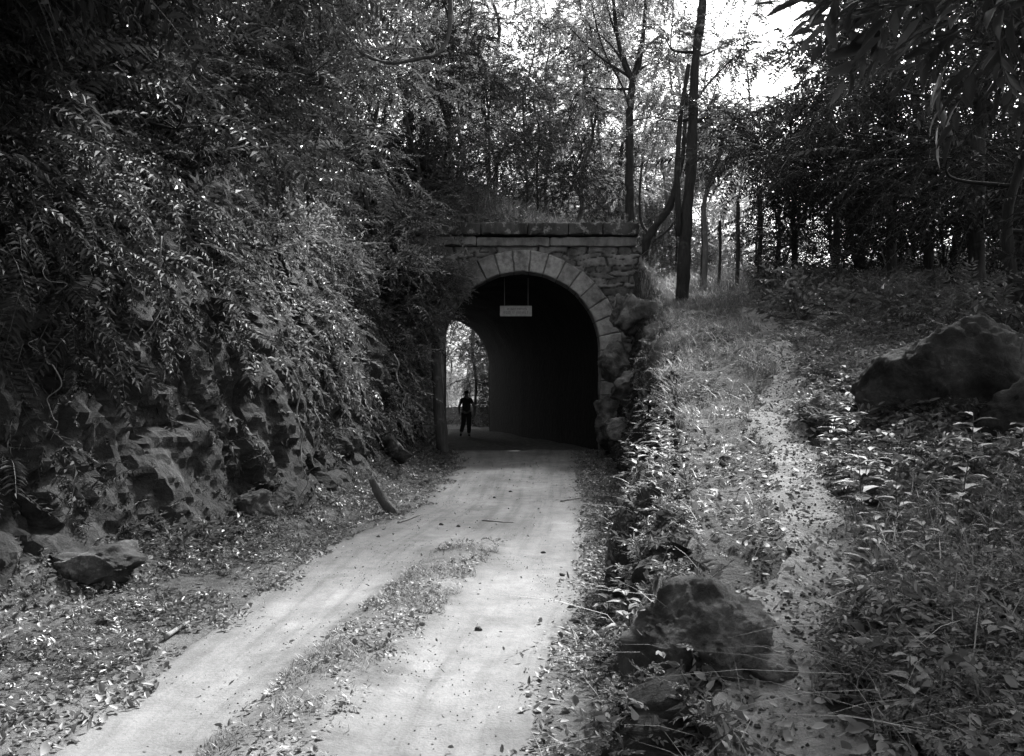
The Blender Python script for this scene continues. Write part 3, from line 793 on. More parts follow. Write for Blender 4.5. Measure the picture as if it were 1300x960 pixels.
# left verge litter
p_, n_ = sample(26000, lambda x, y, z: (x < RL(y)+.12+.2*edge_n(x, y))*(x > TL(y)-1.3)*(y > 3)*(y < 26)*(z < 1.6)*np.clip(.55+edge_n(x, y), .05, 1))
litter('leaf_litter_left', p_, n_, .025, .065, 'dead leaves lying along the left verge of the track')
p_, n_ = sample(30000, lambda x, y, z: (x > RR(y)-.12+.2*edge_n(x, y))*(x < WR(y)+.25)*(y > 3)*(y < 26)*np.clip(.6+edge_n(x, y), .05, 1))
litter('leaf_litter_right', p_, n_, .02, .06, 'dead leaves lying between the track and the right bank')
p_, n_ = sample(3200, lambda x, y, z: (np.abs(x-medx(y)+.06*edge_n(x, y)) < .3)*np.clip(.3+edge_n(x*1.5, y), .03, 1)*(y > 3)*(y < 10))
p_[:, 2] += .01; litter('leaf_litter_median', p_, n_, .012, .045, 'dead leaves on the low hump between the wheel tracks')
p_, n_ = sample(420, lambda x, y, z: (x > RL(y))*(x < RR(y))*(y > 3)*(y < 25))
p_[:, 2] += .012; litter('leaf_litter_track', p_, n_, .012, .045, 'stray dead leaves scattered on the dirt track')
p_, n_ = sample(40000, lambda x, y, z: (x > ER(y)-.1)*(x < .62*y+1.5)*(y > 2.5)*(y < 27)*np.interp(y, [3, 8, 27], [1, .6, .3])*np.where(np.abs(x-pc(y)) < pw(y), .45, 1)*np.clip(.5+edge_n(x, y), .1, 1))
p_[:, 2] += .015; litter('leaf_litter_bank', p_, n_, .02, .075, 'dead leaves covering the right bank and its footpath')

n_flat = lambda x, y: np.where((x > WR(y)+.02) & (x < ER(y)-.02), .25, 1.)
offpath = lambda x, y: (np.abs(x-pc(y)) > pw(y)*.95+.16*edge_n(x, y))
# undergrowth seedlings (stuff) right bank
p_, n_ = sample(34000, lambda x, y, z: (x > pc(y)-.1)*offpath(x, y)*(x < .62*y+1.2)*(y > 2.6)*(y < 22)*np.interp(y, [2.6, 7, 12, 22], [1.5, 1, .5, .2])*np.clip(.6+.8*fbm(n3(x*.9, y*.9), 3, 141), .12, 1))
k = len(p_)
def seedlings(name, p_, n_, label, s0=.7, s1=1.7, hh=.22, mat=LEAF_LOW):
    k = len(p_)
    hgt = rng.uniform(.03, hh, k)
    q = 2; P3 = np.repeat(p_, q, 0); P3[:, 2] += np.repeat(hgt, q)*rng.uniform(.3, 1, q*k)
    an = rng.uniform(0, 6.28, q*k); D = np.stack([np.cos(an), np.sin(an), rng.uniform(-.1, .9, q*k)], -1)
    S = np.repeat((s0+(s1-s0)*rng.random(k)**2.8)*np.interp(p_[:, 1], [3, 8, 16], [.66, .9, 1.15]), q)*rng.uniform(.7, 1.1, q*k)
    v, f, mi = sprays(P3, D, np.tile(UP, (q*k, 1))+rng.normal(size=(q*k, 3))*.4, S, T_LOW+T_NARROW, full=True, stemr=.002)
    o = obj(name, mesh_np(name, v, f, midx=mi, smooth=True), [mat, TWIG]); return tag(o, label, 'undergrowth', kind='stuff')
seedlings('undergrowth', p_, n_, 'leafy seedlings and creepers carpeting the right bank', .3, 1.25, .25)
p_, n_ = sample(2200, lambda x, y, z: (n_flat(x, y))*np.where((x < pc(y)-.15) & (y < 7), .3, 1.)*(x > WR(y)-.35)*(x < pc(y)-.2)*offpath(x, y)*(y > 2.6)*(y < 26)*np.clip(.3+.9*fbm(n3(x*1.4, y*.9), 3, 151), .03, 1))
seedlings('undergrowth_edge', p_, n_, 'small leafy plants along the crumbling lip of the right bank', .3, 1.0, .12)
p_, n_ = sample(2400, lambda x, y, z: (x < RL(y)-.15)*(x > TL(y)-1.0)*(y > 3)*(y < 25)*(z < 2)*np.clip(.1+.9*fbm(n3(x*1.4, y*.9), 3, 161), .02, 1))
seedlings('undergrowth_left', p_, n_, 'small plants at the foot of the left bank', .3, 1.0, .12, LEAF_MID)
p_, n_ = sample(3600, lambda x, y, z: (x > RR(y)+.05)*(x < WR(y)+.1)*(y > 2.8)*(y < 20)*np.clip(.3+.8*fbm(n3(x*1.4, y*.9), 3, 155)+.5*(x-WR(y)+.3), .03, 1))
seedlings('undergrowth_verge', p_, n_, 'low leafy plants on the verge below the right bank', .3, .95, .12)
p_, n_ = on_face('bank_wall', 1500, lambda x, y, z: (y < 14)*np.clip(.2+1.2*fbm(n3(x*.3, y*1.3, z*1.5), 3, 157), .02, 1))
seedlings('undergrowth_wall', p_-[.03, 0, 0], n_, 'leafy plants sprouting from the near right bank wall', .3, .9, .06)
# grass
p_, n_ = sample(52000, lambda x, y, z: (x > ER(y)-.25)*offpath(x, y)*(x < .62*y+1.2)*(y > 2.6)*(y < 30)*np.clip(.25+1.3*fbm(n3(x*1.1, y*1.1), 3, 171), .03, 1)*np.interp(y, [3, 10, 30], [1.2, 1, .7])*np.where((x < pc(y)-.15) & (y < 7), .3, 1.))
grass('grass', p_, n_, .08, .32, .007, 'thin pale grass blades among the plants on the right bank', 1.3)
p_, n_ = sample(4500, lambda x, y, z: (x > ER(y)-.3)*offpath(x, y)*(x < .62*y+1.2)*(y > 2.6)*(y < 20)*np.clip(.1+1.2*fbm(n3(x*.8, y*.8), 3, 177), .02, 1)*np.where(x > pc(y), 1.3, .8)*np.where((x < pc(y)-.15) & (y < 7), .3, 1.))
grass('long_grass', p_, n_, .2, .5, .006, 'long arching straw-pale grass tangled over the right bank', 2.2, LEAF_STRAW)
p_, n_ = sample(1200, lambda x, y, z: (x > WR(y)-.5)*(x < WR(y)+.3)*(y > 2.6)*(y < 20))
grass('verge_grass', p_, n_, .08, .3, .006, 'thin grass growing at the foot of the right bank wall', 1.6)
p_, n_ = sample(16000, lambda x, y, z: (y > 26.6)*(y < 34)*(x > -6)*(x < 9)*(z > 3))
grass('grass_on_tunnel', p_, n_, .2, .75, .02, 'long dry grass growing on top of the tunnel', 1.1)
p_, n_ = sample(7000, lambda x, y, z: (x > 3.2)*(x < 7)*(y > 21)*(y < 26.5)*(z > 3))
grass('grass_mound', p_, n_, .12, .4, .014, 'short grass on the slope beside the portal', 1.1)
p_, n_ = sample(7000, lambda x, y, z: (np.abs(x-medx(y)) < .3)*(y > 3)*(y < 9.3)*np.clip(.2+1.2*fbm(n3(x*2, y*2), 3, 181), .02, 1))
grass('grass_median', p_, n_, .02, .08, .005, 'short sparse grass on the hump between wheel tracks', 1.2)

# ------------------------------------------------------------------ rocks
def gz(x, y): return float(H(x, y))
def prock(px, py, d, size, seed, label, **kw):
    c = P(px, py, d); return rock('boulder', tuple(c), size, seed, label, **kw)
prock(1208, 500, 7.9, (.86, .75, .72), 3, 'largest dark boulder on the right bank, leaning over a black hollow', rot=(0, R(-14), R(20)), planes=9, sub=6)
prock(1258, 452, 8.7, (.45, .55, .5), 8, 'dark boulder rising behind the largest boulder on the right bank', rot=(0, R(8), R(-20)), planes=9, sub=6)
prock(1325, 540, 7.0, (.55, .5, .46), 12, 'sloping grey boulder cut by the right edge of the view', rot=(0, R(-22), R(10)), planes=9, sub=6)
prock(1165, 588, 6.8, (.4, .35, .13), 15, 'flat stone under the lip of the largest boulder', rot=(0, R(-10), 0))
prock(888, 812, 4.15, (.36, .56, .27), 21, 'rounded mossy boulder at the near end of the right bank', mat=ROCK_NEAR, planes=9, sub=6)
prock(868, 745, 5.0, (.16, .22, .17), 22, 'smaller rounded stone behind the near mossy boulder', mat=ROCK_NEAR, sub=4)
prock(862, 700, 6.0, (.15, .42, .2), 26, 'long low mossy stone edging the right bank above the verge', mat=ROCK_NEAR, sub=5)
prock(900, 700, 5.6, (.2, .3, .1), 27, 'flat mossy stone set in the bank top just beyond the near boulder', mat=ROCK_NEAR, sub=5)
prock(955, 840, 4.0, (.2, .26, .1), 31, 'flat worn stone at the near edge of the footpath', mat=ROCK_NEAR, sub=5)
prock(935, 590, 7.6, (.16, .3, .12), 33, 'low mossy stone on the bank top between lip and footpath', mat=ROCK_NEAR, sub=5)
prock(965, 650, 6.3, (.13, .14, .10), 24, 'half-buried round stone beside the footpath')
prock(965, 618, 6.9, (.14, .16, .11), 25, 'dark stone in the footpath step', mat=ROCK)
prock(958, 405, 20.0, (.42, .4, .2), 28, 'low dark rock where the footpath tops the rise')
prock(885, 412, 19.5, (.62, .7, .5), 29, 'block of earth and rock under the leaning tree', sub=5)
prock(1296, 800, 3.9, (.12, .2, .22), 30, 'black stone in the lower right corner of the bank')
# rocks beside the portal
rk = [(800, 400, 23.2, (1.05, .8, .75), 41, 'large slab of rock jutting beside the arch, topmost of the pile'),
      (782, 462, 23.0, (.75, .7, .6), 42, 'pale-faced rock under the jutting slab beside the arch'),
      (806, 492, 21.4, (.7, .8, .7), 43, 'dark rock in the middle of the pile right of the arch'),
      (778, 528, 23.0, (.62, .7, .75), 44, 'rock against the right jamb of the arch near its foot'),
      (806, 548, 20.0, (.5, .7, .5), 45, 'rock at the foot of the right bank before the portal'),
      (850, 470, 18.0, (.38, .8, .6), 46, 'tall rock face below the leaning tree'),
      (858, 560, 14.5, (.26, .6, .42), 47, 'upright dark rock in the bank wall halfway to the portal'),
      (852, 620, 11.0, (.16, .5, .34), 48, 'narrow dark rock standing in the bank wall'),
      (838, 428, 21.0, (.6, .6, .5), 49, 'rock wedged between the slab and the tree'),
      (850, 685, 8.2, (.13, .4, .25), 50, 'mossy stone in the bank wall beside the verge'),
      (795, 560, 22.0, (.4, .6, .25), 51, 'low rock on the verge beside the portal foot')]
for i, (a, b, d, s, sd, lb) in enumerate(rk):
    prock(a, b, d, s, sd, lb, mat=ROCK_PALE, sub=5, rough=.25, rot=(R(10*math.sin(sd)), R(18*math.cos(sd*2)), sd), group='rocks in the right bank')
lk = [(150, 715, 7.6, (.3, .4, .2), 62, 'undercut rock at the foot of the left bank'),
      (500, 575, 18.0, (.25, .8, .35), 67, 'rock low in the left bank near the arch'),
      (330, 640, 10.2, (.16, .3, .2), 65, 'small dark rock at the foot of the left bank below the gully')]
for (a, b, d, s, sd, lb) in lk:
    a = a-.15*F/d
    prock(a, b, d, s, sd, lb, mat=ROCK_CLIFF, sub=5, rough=.3, rot=(0, R(15*math.sin(sd)), sd), group='rocks in the left bank')

# ------------------------------------------------------------------ trees
def limb_tree(name, pts, r0, r1, crown, tm, mats, bark, label, nspray=300, limbs=None, group=None, cat='tree', ssize=(1., 1.7), stemr=.008, full=False, flat=.5):
    """pts: trunk polyline world; crown: list of (cx,cy,cz, rx,ry,rz)"""
    base = np.array(pts[0]); root = empty(name, tuple(base)); tag(root, label, cat, group)
    g = Geo(); P_ = np.array(pts)-base
    rad = [r0*1.5, r0*1.05]+[r0+(r1-r0)*t for t in np.linspace(.1, 1, 6)]
    P0 = np.vstack([P_[:1]-[0, 0, .4], P_])
    P0[2:-1] += rng.normal(size=P0[2:-1].shape)*[r0*.35, r0*.35, 0]
    c, rr = g.tube(P0, r0, r1, seg=16, n=90, rough=.3, radii=rad)
    for lp, ra, rb in (limbs or []):
        g.tube(np.array(lp)-base, ra, rb, seg=8, n=18, rough=.15)
    SP = []; SD = []
    vol = np.array([b[3]*b[4]*b[5] for b in crown])**(2/3.); nb = (vol/vol.sum()*nspray).astype(int)
    for b, n in zip(crown, nb):
        cc = np.array(b[:3])-base; rr3 = np.array(b[3:])
        j = np.argmin(np.linalg.norm(c[len(c)//4:]-cc-[0, 0, -rr3[2]*.6], axis=1))+len(c)//4
        mid = (c[j]+cc)/2+rng.normal(size=3)*.12*rr3.max()
        g.tube([c[j], mid, cc], max(rr[j]*.5, .02), .012, seg=6, n=10)
        d = rdir(n); rad_ = rng.random(n)**.45
        q = cc+d*rad_[:, None]*rr3
        q = q+.2*rr3*np.stack([vnoise(q*1.3, 3), vnoise(q*1.3+5, 4), vnoise(q*1.3+9, 6)], -1)
        SP.append(q); SD.append(d*[1, 1, flat]+rng.normal(size=(n, 3))*.35+[0, 0, -.1])
        for t in range(min(9, max(3, n//12))):
            e = q[rng.integers(0, n)]
            g.tube([cc*.9+c[j]*.1, (cc+e)/2+rng.normal(size=3)*.1, e], .014, .005, seg=4, n=6)
    SP = np.concatenate(SP); SD = np.concatenate(SD); k = len(SP)
    obj('trunk', g.mesh('trunk'), bark, root)
    foliage('crown', SP, SD, np.tile(UP, (k, 1))+rng.normal(size=(k, 3))*.3, rng.uniform(*ssize, k), tm, mats, root, stemr=stemr, full=full)
    return root
def pp(lst, d): return [P(a, b, d) for a, b in lst]

# leaning dark tree at the lip of the bank
limb_tree('leaning_tree', pp([(866, 386), (868, 330), (871, 260), (876, 180), (884, 90), (893, 0), (900, -90)], 24), .17, .085,
          [(*P(905, -140, 24.5), 2.6, 2.2, 1.2), (*P(860, -60, 24), 1.4, 1.4, .7), (*P(955, -40, 25), 1.2, 1.2, .6), (*P(915, 60, 24.5), .7, .9, .5), (*P(845, 50, 24), .8, .9, .5), (*P(900, 150, 24), .5, .6, .35), (*P(840, 150, 24.3), .5, .6, .3)], T_FINE, [LEAF_MID, TWIG], BARK_DARK,
          'tall dark leaning tree rooted on the rocky lip right of the portal', 700,
          limbs=[(pp([(862, 300), (860, 220), (864, 150), (874, 82)], 24), .09, .05), (pp([(871, 262), (850, 290), (832, 305)], 24), .04, .02),
                 (pp([(880, 130), (905, 100), (935, 70)], 24), .04, .015)])
limb_tree('forked_tree', pp([(801, 300), (801, 230), (802, 160), (803, 100)], 30), .15, .11,
          [(*P(770, -30, 30), 1.8, 1.6, 1.1), (*P(830, -20, 31), 1.7, 1.6, 1.1), (*P(745, 30, 30.5), 1., 1., .5), (*P(850, 80, 31), 1., 1., .45), (*P(790, 70, 31), 1.2, 1.1, .6), (*P(740, 110, 31), .9, .9, .5), (*P(825, 150, 30.5), .9, .8, .5), (*P(700, 10, 31), 1.4, 1.3, .8)], T_FINE, [LEAF_HAZE, TWIG], BARK_DARK,
          'slender straight tree forking high above the right end of the parapet', 950,
          limbs=[(pp([(803, 102), (792, 80), (783, 40), (776, -30)], 30), .09, .05), (pp([(803, 102), (812, 80), (818, 30), (822, -30)], 30), .09, .05),
                 (pp([(802, 150), (790, 110), (765, 60), (750, 0)], 30), .04, .02)])
limb_tree('bent_tree', pp([(818, 328), (822, 305), (835, 285), (850, 262), (861, 230), (868, 190), (872, 120)], 27), .13, .05,
          [(*P(850, 110, 27.5), 1., 1., .6), (*P(900, 140, 27), .9, .9, .5)], T_FINE, [LEAF_MID, TWIG], BARK_DARK,
          'dark bent trunk curving right from behind the portal corner', 110, limbs=[(pp([(826, 298), (815, 285), (812, 250), (816, 200)], 27), .05, .03)])
limb_tree('pale_sapling', pp([(894, 362), (893, 310), (892, 262), (900, 228), (915, 195), (922, 150)], 27.5), .085, .04,
          [(*P(935, 150, 27.5), .9, .9, .35), (*P(900, 205, 27.5), .6, .6, .25)], T_BROAD, [LEAF_MID, TWIG], BARK_PALE,
          'pale kinked sapling against the bright gap by the fence posts', 70)
# thin trees behind the parapet, each its own shape
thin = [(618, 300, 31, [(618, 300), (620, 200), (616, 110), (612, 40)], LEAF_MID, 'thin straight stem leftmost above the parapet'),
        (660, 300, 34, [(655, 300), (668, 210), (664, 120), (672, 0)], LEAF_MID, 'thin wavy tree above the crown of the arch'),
        (698, 300, 36, [(700, 300), (697, 200), (692, 100), (690, 0)], LEAF_HAZE, 'pale tree with thick stem in the hazy gap above the arch'),
        (735, 300, 33, [(728, 300), (738, 220), (742, 120), (748, 0)], LEAF_SHADE, 'dark thin tree right of the hazy gap'),
        (765, 300, 37, [(775, 300), (765, 210), (758, 120), (742, 0)], LEAF_HAZE, 'thin tree leaning left behind the forked tree'),
        (848, 300, 35, [(845, 300), (842, 200), (850, 90), (856, -10)], LEAF_HAZE, 'thin pale tree between the forked and the leaning tree'),
        (940, 330, 36, [(945, 350), (940, 230), (950, 100), (960, 0)], LEAF_HAZE, 'thin tree standing in the bright opening at right'),
        (585, 300, 29, [(570, 280), (590, 200), (585, 110), (600, 0)], LEAF_SHADE, 'dark thin tree at the left end of the parapet')]
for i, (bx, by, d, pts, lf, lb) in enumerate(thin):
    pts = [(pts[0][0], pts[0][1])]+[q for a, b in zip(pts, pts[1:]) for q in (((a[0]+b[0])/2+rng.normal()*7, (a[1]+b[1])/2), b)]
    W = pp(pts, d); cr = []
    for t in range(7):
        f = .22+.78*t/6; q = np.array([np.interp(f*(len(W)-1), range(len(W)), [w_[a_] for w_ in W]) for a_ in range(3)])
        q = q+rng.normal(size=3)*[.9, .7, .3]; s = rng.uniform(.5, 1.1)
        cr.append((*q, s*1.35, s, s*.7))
    limb_tree('thin_tree', W, rng.uniform(.045, .075), .02, cr, T_FINE, [lf, TWIG], BARK if lf is not LEAF_HAZE else BARK_PALE, lb, 620, ssize=(.7, 1.25), group='thin trees above the tunnel')
# dark trees of the right-hand wood
wood = [(1240, 375, 17, 330, .16, 'thick dark trunk near the right edge of the wood'),
        (1132, 350, 20, 330, .12, 'dark trunk in the middle of the right-hand wood'),
        (1060, 345, 23, 320, .10, 'slim dark tree at the left front of the wood'),
        (1010, 345, 27, 320, .09, 'slim dark tree where the wood meets the bright gap'),
        (1180, 340, 25, 300, .12, 'dark tree standing back between two trunks of the wood'),
        (1300, 360, 22, 300, .14, 'dark tree cut by the right edge of the view'),
        (1095, 330, 30, 300, .12, 'farthest dark tree in the wood')]
for i, (px, py, d, hpx, r_, lb) in enumerate(wood):
    b = P(px, py, d); b[2] = gz(b[0], b[1])
    top = (5.2 if px < 1030 else 6.8 if px < 1080 else 8.5)+rng.uniform(-.3, .5); sw = rng.normal(size=2)*.25
    W = [b, b+[sw[0]*.3, 0, top*.35], b+[sw[0], sw[1], top*.7], b+[sw[0]*1.4, sw[1]*1.5, top]]
    cr = []
    for t in range(13):
        h_ = rng.uniform(1.9, top+.4) if t > 4 else rng.uniform(1.5, 4.5); an = rng.uniform(0, 6.28); rr_ = rng.uniform(.4, 2.4)
        if px < 1030: rr_ *= .6
        cr.append((b[0]+math.cos(an)*rr_, b[1]+math.sin(an)*rr_, b[2]+h_, rng.uniform(1., 1.7), rng.uniform(1., 1.6), rng.uniform(.3, .6)))
    limb_tree('wood_tree', W, r_, r_*.45, cr, T_FERN+T_FINE, [LEAF_SHADE, TWIG], BARK_DARK, lb, 620, ssize=(.8, 1.5), group='dark trees of the wood', flat=.25)
# near broad-leaved tree whose branch hangs into the top right corner
b = np.array([5.6, 7.2, 0]); b[2] = gz(5.6, 7.2)
limb_tree('broad_leaf_tree', [b, b+[-.1, 0, 2.2], b+[-.4, -.1, 4], b+[-.3, 0, 6]], .16, .07,
          [(*P(1180, -25, 6.6), .75, .6, .22), (*P(1270, 25, 6.4), .5, .5, .25), (*P(1130, 5, 6.9), .32, .4, .12), (4.6, 6.5, 5.4, 1.3, 1.4, .6), (3.4, 5.6, 5.6, 1.2, 1.4, .5)],
          T_LONG, [m_leaf('long_leathery_leaf', .03, .075, .35, .2, .5), TWIG], BARK, 'near tree hanging long leathery leaves into the top right corner', 210, ssize=(.8, 1.15), full=True)

b = np.array([-6.2, 3.0, 0]); b[2] = gz(-6.2, 3.0)  # unseen tree added to darken the near left bank
limb_tree('added_shade_tree', [b, b+[.3, .4, 1.5], b+[1., .8, 3], b+[1.8, 1.5, 4]], .22, .09,
          [(-4.2, 2.5, 7.3, 1.8, 1.8, .6), (-4.4, 5.5, 6.9, 1.6, 1.9, .6), (-3.6, 8, 7.4, 1.5, 1.6, .6), (-2.6, 4.2, 8, 1.5, 1.8, .6), (-4.8, 7.5, 5.6, 1.2, 1.3, .5), (-4.9, 10, 6.8, 1.5, 1.5, .6), (-5.2, 4.5, 5.2, 1.1, 1.2, .5), (-2.0, 8, 9, 1.6, 1.7, .6), (-1.9, 11.5, 9.6, 1.6, 1.6, .6), (-3.6, 12, 9, 1.7, 1.7, .6), (-3.3, 1.5, 8, 1.7, 1.8, .6), (-1.6, 4.8, 9.2, 1.5, 1.6, .5)],
          T_BANK+T_FERN, [LEAF_SHADE, TWIG], BARK_DARK, 'large dark off-view tree added to shade the near left rock face', 3600, ssize=(.8, 1.4))
b = np.array([6.8, 4.0, 0]); b[2] = gz(6.8, 4.0)  # unseen tree, crowns added to darken the left cliff and right bank
limb_tree('added_shade_tree', [b, b+[-.2, .2, 2], b+[-.6, .5, 4], b+[-1, 1, 5.5]], .2, .09,
          [(5, 5, 5.9, 1.6, 1.6, .6), (6, 8, 5.6, 1.6, 1.6, .7), (4.3, 8.2, 6.3, 1.3, 1.5, .6), (6.6, 6, 5.2, 1.2, 1.3, .6), (3.9, 3.2, 6.9, 1.6, 1.8, .6), (4.4, 1, 7, 1.6, 1.8, .6), (3.2, 6.5, 7.6, 1.4, 1.6, .5), (5.2, 10, 7.4, 1.6, 1.6, .7), (3.6, 10, 8.6, 1.5, 1.6, .5)],
          T_BANK+T_FINE, [LEAF_SHADE, TWIG], BARK_DARK, 'large dark off-view tree added over the right bank to shade the cutting', 2200, ssize=(.8, 1.4))
# background wood copies (their own prototypes, copied)
def proto_tree(label, lf, bark, h, fine, n):
    cr = []
    for t in range(11):
        hh = h*(t+.6)/11.; an = rng.uniform(0, 6.28); r_ = rng.uniform(0, 1.7)
        cr.append((math.cos(an)*r_, math.sin(an)*r_, hh, rng.uniform(.8, 1.5), rng.uniform(.8, 1.5), rng.uniform(.4, .7)))
    return limb_tree('forest_tree', [(0, 0, 0), (.25, .1, h*.2), (-.15, 0, h*.42), (.3, .2, h*.66), (-.2, -.1, h*.85), (.2, 0, h)], .075, .02, cr, fine, [lf, TWIG], bark, label, n, ssize=(.7, 1.25), cat='tree', stemr=.004)
protos = [proto_tree('', LEAF_HAZE, BARK, 9.5, T_FINE, 1300), proto_tree('', LEAF_MID, BARK_DARK, 9, T_FINE+T_FERN, 800), proto_tree('', LEAF_SHADE, BARK_DARK, 8, T_FERN+T_BANK, 560)]
def copy_tree(o, loc, rz, sc, label, cat=None, group=None):
    r_ = o.copy(); COL.objects.link(r_); r_.location = loc; r_.rotation_euler = (0, 0, rz); r_.scale = (sc,)*3
    tag(r_, label, cat, group)
    for ch in list(o.children):
        c = ch.copy(); COL.objects.link(c); c.parent = r_
        for gch in ch.children:
            d = gch.copy(); COL.objects.link(d); d.parent = c
    return r_
ordw = ['first', 'second', 'third', 'fourth', 'fifth', 'sixth', 'seventh', 'eighth', 'ninth', 'tenth', 'eleventh', 'twelfth', 'thirteenth', 'fourteenth', 'fifteenth', 'sixteenth']
spots = []   # (px, d, proto, scale, z or None, label)
def fs(px, d, k, sc, label, z=None): spots.append((px, d, k, sc, z, label))
fs(560, 30, 2, .95, 'dark bushy tree at left of the slope above the parapet')
fs(520, 27, 1, 1.0, 'leafy tree on the left slope just behind the creeper')
fs(470, 24, 1, 1.05, 'leafy tree high on the left slope under the liana')
fs(400, 20, 1, 1.1, 'tree topping the left bank near the upper left middle')
fs(330, 17, 2, 1.1, 'dark tree topping the left bank between two others')
fs(250, 14, 2, 1.1, 'dark tree above the rock face on the left bank')
fs(150, 11.5, 2, 1.1, 'dark overhanging tree in the upper left')
fs(30, 9.5, 2, 1.1, 'darkest tree in the upper left corner')
fs(615, 38, 1, 1.0, 'tree behind the thin straight stem above the parapet')
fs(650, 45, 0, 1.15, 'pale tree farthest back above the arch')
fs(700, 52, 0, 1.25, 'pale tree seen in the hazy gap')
fs(735, 35, 2, .62, 'dark small tree crowding the parapet above the right of the arch')
fs(680, 35, 1, .7, 'small leafy tree crowding the parapet above the arch crown')
fs(770, 46, 0, 1.1, 'pale tree behind the forked tree')
fs(830, 42, 0, 1.15, 'pale tree between the forked and leaning trunks')
fs(900, 44, 0, 1.05, 'pale tree behind the leaning tree')
fs(1000, 40, 1, .62, 'tree beyond the fence posts')
fs(1060, 32, 2, 1.1, 'dark tree deep in the right-hand wood, left side')
fs(1130, 30, 2, 1.2, 'dark tree deep in the right-hand wood, middle')
fs(1210, 28, 2, 1.2, 'dark tree deep in the right-hand wood, right of middle')
fs(1290, 26, 2, 1.2, 'dark tree deep in the right-hand wood at the edge of view')
fs(1380, 20, 2, 1.2, 'dark tree shading the bank beyond the right edge')
fs(1010, 34, 2, .55, 'dark low tree behind the last fence post')
fs(860, 36, 1, .55, 'low leafy tree behind the leaning trunk')
for i, (px, d) in enumerate(((300, 22), (360, 24), (420, 27), (475, 30), (390, 31), (520, 33), (240, 19), (330, 29))):
    fs(px, d, [2, 1][i % 2], 1.15, '%s leafy tree in the dense belt crowning the left slope behind the bank trees' % ordw[i])
# beyond the far mouth
fs(572, 58, 0, .9, 'bright leafy tree left in the far tunnel mouth', 0)
fs(596, 52, 0, .5, 'darker tree right in the far tunnel mouth', 0)
fs(560, 50, 0, .6, 'small bright tree at the left jamb of the far tunnel mouth', 0)
fs(610, 60, 0, 1.0, 'bright tree by the right jamb of the far tunnel mouth', 0)
ex_lab = ['pale', 'hazy', 'feathery', 'light', 'faint', 'thin-leaved']
for i, px in enumerate((585, 625, 668, 715, 752, 795, 845, 885, 935, 985)):
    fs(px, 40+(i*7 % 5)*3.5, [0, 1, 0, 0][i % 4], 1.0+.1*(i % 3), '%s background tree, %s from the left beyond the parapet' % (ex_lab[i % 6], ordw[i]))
for i, px in enumerate((960, 1010, 1065, 1120, 1175, 1235, 1295, 1350)):
    fs(px, 33+(i*5 % 4)*3, 1+(i % 2), .62+.06*(i % 3), 'low bushy tree, %s from the left along the back of the right-hand wood' % ordw[i])
for i, px in enumerate((600, 645, 690, 728, 762, 808, 838, 868, 905)):
    fs(px, 47+(i*5 % 4)*4, [0, 1][i % 3 == 2], 1.15+.08*(i % 3), '%s far pale tree, %s from the left above the parapet line' % (ex_lab[(i+2) % 6], ordw[i]))
for i, px in enumerate((985, 1025, 1075, 1105, 1150, 1195, 1230, 1265, 1310, 1340)):
    fs(px, 26+(i*3 % 5)*1.6, 2, .36+.03*(i % 4), 'low dark bush closing the gaps between the wood trunks, %s from the left' % ordw[i])
for i, (px, d) in enumerate(((575, 33), (618, 38), (790, 40), (862, 42), (1090, 31), (700, 46), (745, 41), (832, 47))):
    fs(px, d, [0, 1, 0][i % 3] if px < 1000 else 2, 1.35+.08*(i % 3), '%s of the tallest leafy trees above the tunnel from the left slope' % ordw[i])
used = set()
for i, (px, d, k, sc, z, lb) in enumerate(spots):
    x = (px-650)/F*d; z = gz(x, d) if z is None else z
    x2 = x
    if k in used: copy_tree(protos[k], (x2, d, z-.1), rng.uniform(0, 6.28), sc*rng.uniform(.94, 1.06), lb, group='trees of the surrounding wood')
    else:
        used.add(k); o = protos[k]; o.location = (x2, d, z-.1); o.scale = (sc,)*3; tag(o, lb, 'tree', 'trees of the surrounding wood')
# off-view trees added to shade the left bank, then two by the boulder
for (x, y, sc, lb) in ((-6.6, 5.0, 1.05, 'dark off-view tree added to shade the near left bank'), (-7.2, 1.5, 1.1, 'dark off-view tree added to shade the left bank beside the viewpoint'),
                       (-5.6, 8.2, .95, 'dark tree added above the rock face to shade it'), (8.2, 9.5, 1.1, 'dark tree above the largest boulder'), (7.4, 13, 1.1, 'dark tree behind the largest boulder')):
    copy_tree(protos[2], (x, y, gz(x, y)-.3), rng.uniform(0, 6.28), sc, lb, group='trees of the surrounding wood')

# ------------------------------------------------------------------ shrubs (prototype + copies)
def proto_shrub(name, lf, tm, n, r_, hgt, ss, label='', full=False):
    root = empty(name); g = Geo(); q = rdir(n)*rng.random((n, 1))**.5*[r_, r_, hgt*.5]+[0, 0, hgt*.55]
    for t in range(9):
        e = q[t]; g.tube([(0, 0, -.2), e*.5+rng.normal(size=3)*.05, e], .014, .005, seg=5, n=7)
    obj('stems', g.mesh('stems'), TWIG, root)
    d = q*[1, 1, .3]+rng.normal(size=(n, 3))*.3+[0, 0, .05]
    foliage('foliage', q, d, np.tile(UP, (n, 1))+rng.normal(size=(n, 3))*.35, rng.uniform(*ss, n), tm, [lf, TWIG], root, full=full)
    return root
sh = [proto_shrub('shrub', LEAF_BANK, T_BANK, 90, .6, .9, (.6, 1.1)), proto_shrub('shrub', LEAF_MID, T_BROAD, 60, .6, .9, (.6, 1.0)), proto_shrub('fern_bush', LEAF_MID, T_FERN, 38, .45, .7, (.7, 1.2))]
shused = set()
